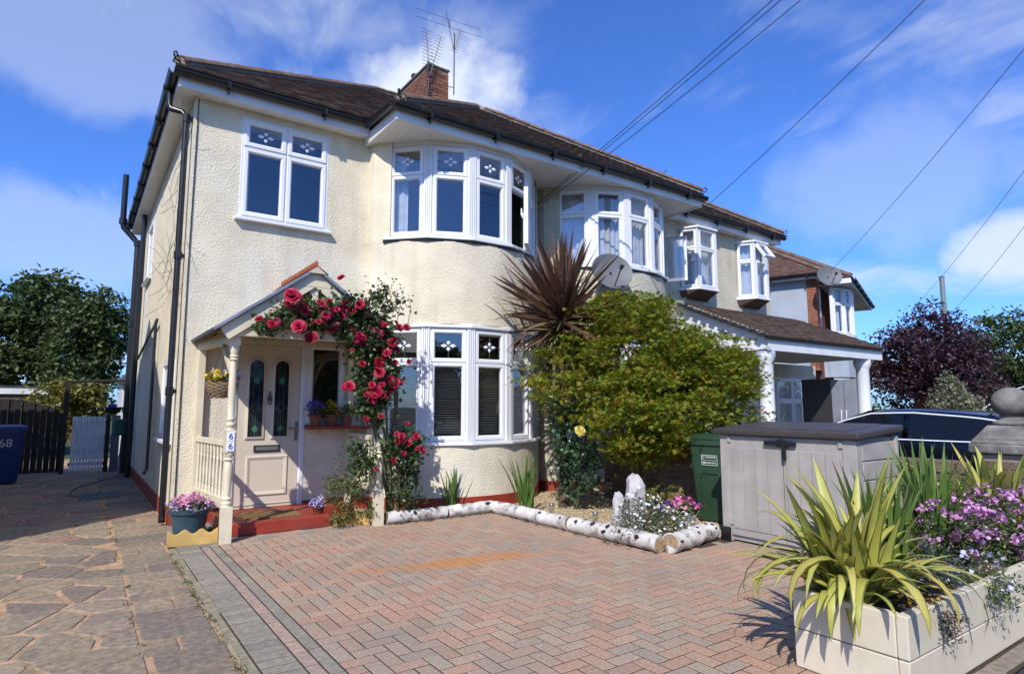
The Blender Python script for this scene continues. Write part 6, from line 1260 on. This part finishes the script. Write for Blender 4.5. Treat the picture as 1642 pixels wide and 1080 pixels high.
# ------------------------------------------------------------------ cars
def ring_loft(mb, rings, cap=True):
    n = len(rings[0]); o = len(mb.v); vs = [v for r_ in rings for v in r_]; fs = [(i*n+k, i*n+(k+1) % n, (i+1)*n+(k+1) % n, (i+1)*n+k) for i in range(len(rings)-1) for k in range(n)]
    if cap: fs += [tuple(range(n-1, -1, -1)), tuple((len(rings)-1)*n+k for k in range(n))]
    mb.add(vs, fs)
def car(label, c, rz, paint, L_=4.7, W=1.82, roof=1.40, belt=.95, suv=False):
    """car along local +Y (nose at +Y); body lofted from cross sections"""
    t = thing('parked_car', label, 'car', c, 'parked cars'); t['_o'] = (0., 0., 0.); hw = W/2
    prof = [(-.50, .62, .82), (-.485, .45, .93), (-.40, .32, 1.0), (-.22, .28, 1.02), (.05, .28, 1.0), (.25, .28, .97), (.38, .32, .88), (.47, .42, .76), (.50, .50, .66)]
    rings = []
    for y, zb, zt_ in prof:
        zt2 = zt_*belt/.97; k = 1-.9*max(0, abs(y)-.40)**1.0*1.2; w_ = hw*k
        rings.append([(-w_*.90, y*L_, zb), (w_*.90, y*L_, zb), (w_*.99, y*L_, zb+.1), (w_, y*L_, (zb+zt2)/2), (w_*.97, y*L_, zt2-.09), (w_*.90, y*L_, zt2), (-w_*.90, y*L_, zt2), (-w_*.97, y*L_, zt2-.09), (-w_, y*L_, (zb+zt2)/2), (-w_*.99, y*L_, zb+.1)])
    q = MB(); ring_loft(q, rings); bd = q.build('body', paint, t, smooth=50)
    m_ = bd.modifiers.new('sub', 'SUBSURF'); m_.levels = 1; m_.render_levels = 2
    gp = [(-.46 if not suv else -.49, belt-.06, belt-.03), (-.37 if not suv else -.46, belt-.06, (belt+roof)/2+.06 if not suv else roof-.12), (-.22 if not suv else -.36, belt-.06, roof-.06 if not suv else roof-.01), (-.06, belt-.06, roof), (.06, belt-.06, roof-.02), (.155, belt-.06, (belt+roof)/2+.07), (.27, belt-.06, belt-.0)]
    rings = []
    for y, zb, zt_ in gp:
        hh_ = zt_-zb; w0, w1 = hw*.93, hw*(.93-.26*min(1, hh_/(roof-belt)))
        rings.append([(-w0, y*L_, zb), (w0, y*L_, zb), (w0-(w0-w1)*.5, y*L_, zb+hh_*.55), (w1+.01, y*L_, zb+hh_*.86), (w1-.10, y*L_, zt_), (-w1+.10, y*L_, zt_), (-w1-.01, y*L_, zb+hh_*.86), (-w0+(w0-w1)*.5, y*L_, zb+hh_*.55)])
    q = MB(); ring_loft(q, rings); gh = q.build('cabin', paint, t, smooth=50); m_ = gh.modifiers.new('sub', 'SUBSURF'); m_.levels = 1; m_.render_levels = 2
    CG = mat('car_glass', (.006, .008, .012), .04, spec=.35)
    # side glass follows the cabin curve
    for s in (-1, 1):
        top = [(y*L_, zb+.06, zt_-.075, zt_-zb) for y, zb, zt_ in gp]
        def xs(y_, z):
            for a, b_ in zip(gp, gp[1:]):
                if a[0]*L_ <= y_ <= b_[0]*L_:
                    f = (y_-a[0]*L_)/((b_[0]-a[0])*L_); hh_ = (a[2]-a[1])*(1-f)+(b_[2]-b_[1])*f; zb = a[1]; w0, w1 = hw*.93, hw*(.93-.26*min(1, hh_/(roof-belt))); return s*(w0-(w0-w1)*min(1, .9*(z-zb)/hh_)+.004), zb+hh_
            return s*hw*.9, belt
        def side(y0, y1, k=10):
            q = MB(); vs = []
            for i in range(k+1):
                y_ = y0+(y1-y0)*i/k; zt_ = xs(y_, belt)[1]-.085
                for j in range(4): z = belt-.01+(max(zt_, belt)-belt+.01)*j/3; vs.append((xs(y_, z)[0], y_, z))
            q.add(vs, [(i*4+j, i*4+j+1, i*4+5+j, i*4+4+j) for i in range(k) for j in range(3)]); return q
        yb0, yb1, yb2 = gp[1][0]*L_-.12, -.05*L_, gp[5][0]*L_+.22
        side(yb0, yb1-.04).build('window', CG, gh, smooth=60); side(yb1+.04, yb2).build('window', CG, gh, smooth=60)
        CH = mat('white_chrome_glint', (.75, .76, .78), .3, spec=.8)  # near-white non-metal: the chrome's bright reflection is put into the colour
        q = MB(); q.tube([(xs(y_, belt)[0]+s*.006, y_, belt-.022) for y_ in np.linspace(yb0-.05, yb2+.1, 12)], .013, 5); q.tube([(xs(y_, xs(y_, belt)[1]-.075)[0]+s*.004, y_, max(belt-.02, xs(y_, belt)[1]-.078)) for y_ in np.linspace(yb0-.05, yb2+.12, 16)], .014, 5); q.build('chrome_strip', CH, gh)
        for yy_ in (-.29*L_, .31*L_):
            q = MB(); q.tube([(s*(hw-.20), yy_, .33), (s*(hw+.002), yy_, .33)], .33, 26); wh = q.build('wheel', mat('tyre', (.02, .02, .02), .85), t, smooth=40); q = MB(); q.tube([(s*(hw), yy_, .33), (s*(hw+.012), yy_, .33)], .22, 20); q.build('rim', mat('alloy', (.45, .45, .46), .3, metal=.9), wh)
        q = MB(); q.ell((s*(hw+.07), .155*L_, belt+.07), (.09, .06, .07), 12, 8); q.build('wing_mirror', paint, t, smooth=60)
        q = MB(); q.ell((s*(hw-.2), .455*L_, .70), (.17, .12, .06), 12, 8); q.build('headlight', mat('lamp_glass', (.6, .6, .62), .1, spec=.8), t, smooth=60)
        q = MB(); q.ell((s*(hw-.18), -.485*L_, .82), (.16, .06, .07), 12, 8); q.build('tail_light', mat('tail_red', (.35, .01, .01), .15), t, smooth=60)
    def glassq(a, b_, nm):
        q = MB(); (y0, z0, x0), (y1, z1, x1) = a, b_; d = Vector((0, y1-y0, z1-z0)); nn = Vector((0, -(z1-z0), y1-y0)).normalized(); nn = nn if nn.z > 0 else -nn; o = nn*.022
        q.add([Vector((-x0, y0, z0))+o, Vector((x0, y0, z0))+o, Vector((x1, y1, z1))+o, Vector((-x1, y1, z1))+o], [(0, 1, 2, 3)]); q.build(nm, CG, gh)
    glassq((gp[6][0]*L_-.08, belt+.02, hw*.78), (gp[4][0]*L_+.06, roof-.07, hw*.60), 'windscreen'); glassq((gp[0][0]*L_+.08, belt+.04, hw*.72), (gp[2][0]*L_-.1, roof-.10, hw*.56), 'rear_window')
    t['_o'] = tuple(map(float, c)); t.rotation_euler = (0, 0, rz)
    return t
NAVY = mat('navy_car_paint', (.002, .003, .008), .25, spec=.3, coat=.35); NAVY2 = mat('blue_suv_paint', (.005, .010, .03), .25, spec=.6, coat=1.0)
car('dark navy saloon car parked on the neighbouring drive behind the storage box', (9.85, -3.85, -.012), 0, NAVY, L_=4.8, roof=1.37, belt=.92)
car('tall dark blue car behind the ball topped pier at the right edge', (18.0, -3.5, -.012), R(0), NAVY2, L_=4.7, W=1.9, roof=1.95, belt=1.15, suv=True)

# ------------------------------------------------------------------ dishes, aerials, wires, lamp post
DISH = mat('dish_grey', (.13, .135, .14), .6, var=.1, vscale=5)
def dish(label, c, yaw, r_=.36, m=DISH):
    t = thing('satellite_dish', label, 'satellite dish', c, 'satellite dishes'); t['_o'] = (0., 0., 0.)
    q = MB(); k = 24; vs = []
    for i in range(6):
        f = i/5
        for a in range(k): vs.append((r_*f*cos(2*pi*a/k)*1.05, -.36-.09*f*f, r_*f*sin(2*pi*a/k)*.95))
    n0 = len(vs); vs += [(x, y+.012, z) for x, y, z in vs]
    fs = [(i*k+a, (i+1)*k+a, (i+1)*k+(a+1) % k, i*k+(a+1) % k) for i in range(5) for a in range(k)]; fs += [tuple(n0+v for v in reversed(f)) for f in fs]+[(5*k+a, n0+5*k+a, n0+5*k+(a+1) % k, 5*k+(a+1) % k) for a in range(k)]
    q.add([(x, -y-.8, z) if False else (x, y, z) for x, y, z in vs], fs); q.build('reflector', m, t, smooth=60)
    q = MB(); q.tube([(0, -.38, 0), (0, -.1, -.05), (0, .02, -.05)], .02, 6); q.build('bracket', BLACK, t); q = MB(); q.tube([(0, -.35, -r_*.9), (0, -.78, -.12)], .012, 6); q.build('arm', m, t); q = MB(); q.tube([(0, -.74, -.12), (0, -.84, -.10)], .035, 10); q.build('receiver', m, t, smooth=40)
    t['_o'] = tuple(map(float, c)); t.rotation_euler = (R(-18), 0, yaw); return t
dish('grey satellite dish on the bay behind the cordyline spikes', (6.15, -.78, 3.42), R(-20), .34); dish('grey satellite dish under the eaves of the distant blue grey house', (16.2, .75, 4.85), R(-35), .33)
def aerial(name, label, pole, booms):
    b0 = pole[0]; t = thing(name, label, 'aerial', b0, 'rooftop aerials'); AL = mat('aerial_metal', (.07, .07, .075), .5, metal=.3); q = MB(); q.tube(pole, .014, 6); q.build('mast', AL, t)
    for p, e, n, l0, l1, el in booms:
        p, e, el = Vector(p), Vector(e), Vector(el).normalized(); q = MB(); q.tube([p, e], .009, 5); q.build('boom', AL, t)
        q = MB()
        for i in range(n): f = i/max(1, n-1); c = p+(e-p)*f; l = l0+(l1-l0)*f; q.tube([c-el*l, c+el*l], .0045, 4)
        q.build('aerial_elements', AL, t, kind='stuff')
    return t
aerial('tv_aerial', 'tall rooftop aerial with long horizontal rods on the chimney', [(5.62, 3.42, 8.45), (5.62, 3.42, 9.95)], [((5.60, 3.42, 9.55), (5.40, 3.45, 10.45), 2, .01, .01, (1, 0, 0)), ((5.50, 3.42, 10.05), (5.46, 3.4, 10.22), 2, .85, .85, (1, -.1, 0)), ((5.62, 3.42, 9.5), (5.75, 3.38, 10.05), 9, .10, .08, (1, .2, 0)), ((5.62, 3.42, 8.62), (5.5, 3.45, 8.62), 2, .01, .01, (0, 0, 1))])
aerial('tv_aerial', 'lower double yagi aerial at the front corner of the chimney', [(4.95, 3.42, 8.2), (4.95, 3.42, 9.05)], [((4.98, 3.42, 8.85), (4.88, 3.40, 9.75), 12, .17, .12, (1, .15, 0)), ((5.0, 3.42, 8.7), (5.25, 3.38, 9.70), 14, .15, .12, (1, .25, .0)), ((4.95, 3.40, 8.3), (4.97, 3.38, 8.62), 5, .22, .22, (1, .15, 0))])
aerial('tv_aerial', 'small aerial standing on the neighbour roof beside its chimney', [(12.3, 3.2, 7.2), (12.3, 3.2, 8.0)], [((12.2, 3.1, 7.85), (12.8, 3.4, 8.3), 7, .06, .04, (.3, -.8, .3))])
WIRE = mat('black_wire', (.015, .015, .016), .5)
PT = Vector((6.0, -9.6, 8.0))
tp = thing('telegraph_pole', 'wooden telegraph pole by the kerb that carries the overhead wires', 'pole', (6.0, -9.6, -.02)); q = MB(); q.tube([(6.0, -9.6, -.02), (6.0, -9.6, 8.3)], [.15, .10], 12); q.build('pole', BROWNBARK, tp, smooth=60); q = MB(); q.box(5.6, 6.4, -9.66, -9.54, 7.95, 8.05); q.build('cross_arm', BROWNBARK, tp)
def wire(a, b_, sag, label, r_=.0055):
    a, b_ = Vector(a), Vector(b_); q = MB(); q.tube([a+(b_-a)*(i/24)-Vector((0, 0, sag*4*(i/24)*(1-i/24))) for i in range(25)], r_, 5); tag(q.build('overhead_wire', WIRE), label, 'wire', 'overhead wires')
wire((5.36, -.06, 4.86), PT+Vector((-.1, 0, 0)), .12, 'upper of the paired wires running from between the bays to the sky'); wire((5.40, -.06, 4.84), PT+Vector((.08, 0, -.05)), .20, 'slightly lower wire of the pair fixed between the two bays')
wire((5.34, -.06, 4.88), PT+Vector((-.16, 0, .05)), .10, 'topmost thin wire of the bundle leaving the party wall'); wire((8.52, -1.15, 5.12), PT+Vector((.2, 0, 0)), .15, 'single wire rising from the right end of the bay eaves')
wire((16.35, .7, 5.1), PT+Vector((.3, 0, 0)), .25, 'thin wire rising from the distant blue grey house'); wire((24, 1.5, 5.0), PT+Vector((.35, 0, .02)), .4, 'upper of two wires near the lamp post at the right'); wire((24, .4, 4.6), PT+Vector((.38, 0, -.1)), .5, 'lower of two wires near the lamp post at the right')
lp = thing('lamp_post', 'grey green steel post rising out of the purple tree', 'lamp post', (24.6, .75, -.05)); q = MB(); q.tube([(24.6, .75, -.05), (24.6, .75, 1.4), (24.6, .75, 1.5), (24.6, .75, 6.05)], [.13, .13, .09, .08], 12); q.build('shaft', mat('grey_green_steel', (.17, .21, .21), .5), lp, smooth=40); q = MB(); q.lathe([(.09, 6.05), (.09, 6.1), (.01, 6.13)], (24.6, .75, 0), 12); q.build('cap', MATS['grey_green_steel'], lp)

# ------------------------------------------------------------------ end of the side path: gate, fence, garage, hose
GP = mat('grey_gate_slat', (.58, .62, .70), .5, var=.1, vscale=5); DKW = mat('dark_timber', (.035, .032, .03), .8, var=.3, vscale=8)
gt = thing('slatted_gate', 'pale grey vertical slat gate closing the side path', 'gate', (-.75, 7.5, 0))
for k in range(11): q = MB(); x = -1.02+k*.052; q.box(x, x+.046, 7.48, 7.5, .06, 1.16); q.build('slat', GP, gt, bevel=.004)
q = MB(); q.box(-1.05, -.43, 7.502, 7.53, .15, .22); q.box(-1.05, -.43, 7.502, 7.53, 1.0, 1.07); q.build('rail', DKW, gt)
for x in (-1.15, -.40): q = MB(); q.box(x-.04, x+.04, 7.47, 7.55, 0, 1.2 if x > -1 else 1.9); q.build('gate_post', DKW, gt)
q = MB(); q.box(-.33, -.18, 7.5, 7.53, 0, 1.18); q.build('side_panel', mat('grey_panel', (.12, .13, .15), .6), gt); q = MB(); q.tube([(-1.15, 7.52, 1.88), (-.1, 7.52, 1.93)], .03, 6); q.build('top_rail', DKW, gt)
fn = thing('timber_fence', 'dark arched timber fence panel at the far left behind the blue bin', 'fence', (-2.1, 7.8, 0))
for k in range(20):
    x0 = -3.25+k*.105; f = (k-10)/10; h = 1.52-.35*max(0, f)**2; q = MB(); q.box(x0, x0+.10, 7.75+.03*(k % 2), 7.77+.03*(k % 2), .02, h); q.build('board', DKW, fn)
for x in (-3.2, -1.16): q = MB(); q.box(x-.045, x+.045, 7.81, 7.9, 0, 1.3); q.build('post', DKW, fn)
ga = thing('garage', 'low brick garage with white fascia behind the dark fence', 'garage', (-3.5, 15, 0)); bm_, mo = MB(), MB(); brick_stack(bm_, mo, -6, -1.75, 14, 14.3, .6, 1.72); bm_.build('bricks', WB, ga, kind='stuff'); mo.build('mortar', MORTAR, ga); q = MB(); q.box(-6.1, -1.68, 13.92, 13.96, 1.72, 1.90); q.build('fascia', FASC, ga); q = MB(); q.box(-6.1, -1.66, 13.9, 18, 1.905, 1.95); q.build('roof', ASPH, ga); q = MB(); q.box(-6, -1.8, 14.31, 17.8, 0, 1.7); q.build('wall', WB, ga)
ex_ = thing('rear_extension', 'white clad lean-to at the back corner beside the gate', 'lean-to', (.2, 9, 0)); q = MB(); q.box(-.14, 2, 8.5, 10, 0, 1.9); q.build('wall', UPVC, ex_); q = MB(); q.prism([(-.25, 8.3, 1.9), (2, 8.3, 1.9), (2, 10, 1.9), (-.25, 10, 1.9)], [(.3, 8.3, 2.6), (2, 8.3, 2.6), (2, 10, 2.6), (.3, 10, 2.6)]); q.build('roof', mat('slate_grey', (.10, .105, .115), .6), ex_)
hr = thing('hose_reel', 'dark green hose reel box fixed low on the side wall pipe', 'hose reel', (-.22, 6.4, .8)); q = MB(); q.box(-.34, -.14, 6.3, 6.62, .80, 1.12); q.build('reel_box', mat('dark_green_plastic', (.01, .07, .045), .4), hr, bevel=.03); q = MB(); q.tube([(-.2, 6.35, .8), (-.22, 6.3, .4), (-.25, 6.1, .03), (-.5, 5.6, .015), (-.9, 4.6, .015), (-1.0, 3.6, .015), (-.8, 3.2, .015), (-.6, 3.5, .015), (-.55, 4.4, .015)], .009, 6); q.build('hose', mat('green_hose', (.10, .16, .11), .5), hr, smooth=60)
hb2 = thing('hanging_basket', 'small dark hanging basket with blue rim by the gate', 'hanging basket', (-.32, 7.6, 1.2)); q = MB(); q.lathe([(.04, 1.2), (.13, 1.25), (.17, 1.36), (.15, 1.36), (.001, 1.3)], (-.32, 7.6, 0), 14); q.build('basket', mat('dark_wicker', (.04, .02, .015), .9), hb2, smooth=40); q = MB(); q.lathe([(.08, 1.36), (.09, 1.42), (.001, 1.44)], (-.34, 7.6, 0), 10); q.build('liner', mat('blue_liner', (.02, .10, .35), .5), hb2)
q = MB(); q.box(-.85, -.35, 3.0, 3.7, -.002, .012); o = tag(q.build('drain_cover', mat('green_iron_cover', (.045, .06, .05), .6), bevel=.004), 'green metal drain cover set in the shaded path', 'drain cover')

# trees added over the road, behind the camera, to darken the window reflections
for i, (x, y) in enumerate(((-14, -24), (-6, -23), (2, -24.5), (9, -23), (16, -24), (23, -23), (31, -24), (40, -22))):
    tree('reflection_tree', ['leftmost', 'second', 'third', 'fourth', 'fifth', 'sixth', 'seventh', 'eighth'][i]+' broad tree of the row across the road opposite the houses', (x, y, -.07), 1.8, .18, [((x, y, 3.0), (3.2, 1.8, 2.0), 2), ((x+1.5, y, 2.0), (2.5, 1.8, 1.6), 1)], 120, 34, .45, .5, DARKG, BROWNBARK, 'trees across the road', nb=5)

# weeds and moss in the joints
rr = random.Random(77); W_ = []
for k in range(170):
    t = rr.random()
    if t < .4: c = (-.165+rr.uniform(-.012, .012), rr.uniform(-6.5, -1.4))
    elif t < .6: c = (-.56+rr.uniform(-.03, .03), rr.uniform(-6.5, 2))
    elif t < .8: c = (rr.uniform(2.1, 3.6), -1.47+rr.uniform(-.02, .02))
    else: c = (3.5+rr.uniform(-.02, .03), rr.uniform(-4.2, -1.5))
    for _ in range(rr.randint(3, 9)): W_.append((c[0]+rr.gauss(0, .014), c[1]+rr.gauss(0, .02), rr.uniform(.004, .016)))
o = leaves('weeds', np.array(W_), .022, leafmat('weed_leaf', [(.07, .11, .03), (.12, .15, .04), (.05, .07, .02)], .3), None, up=.1, aspect=.35); tag(o, 'small green weeds growing in the paving joints', 'weeds', kind='stuff')

for o in bpy.data.objects:
    if '_o' in o: del o['_o']
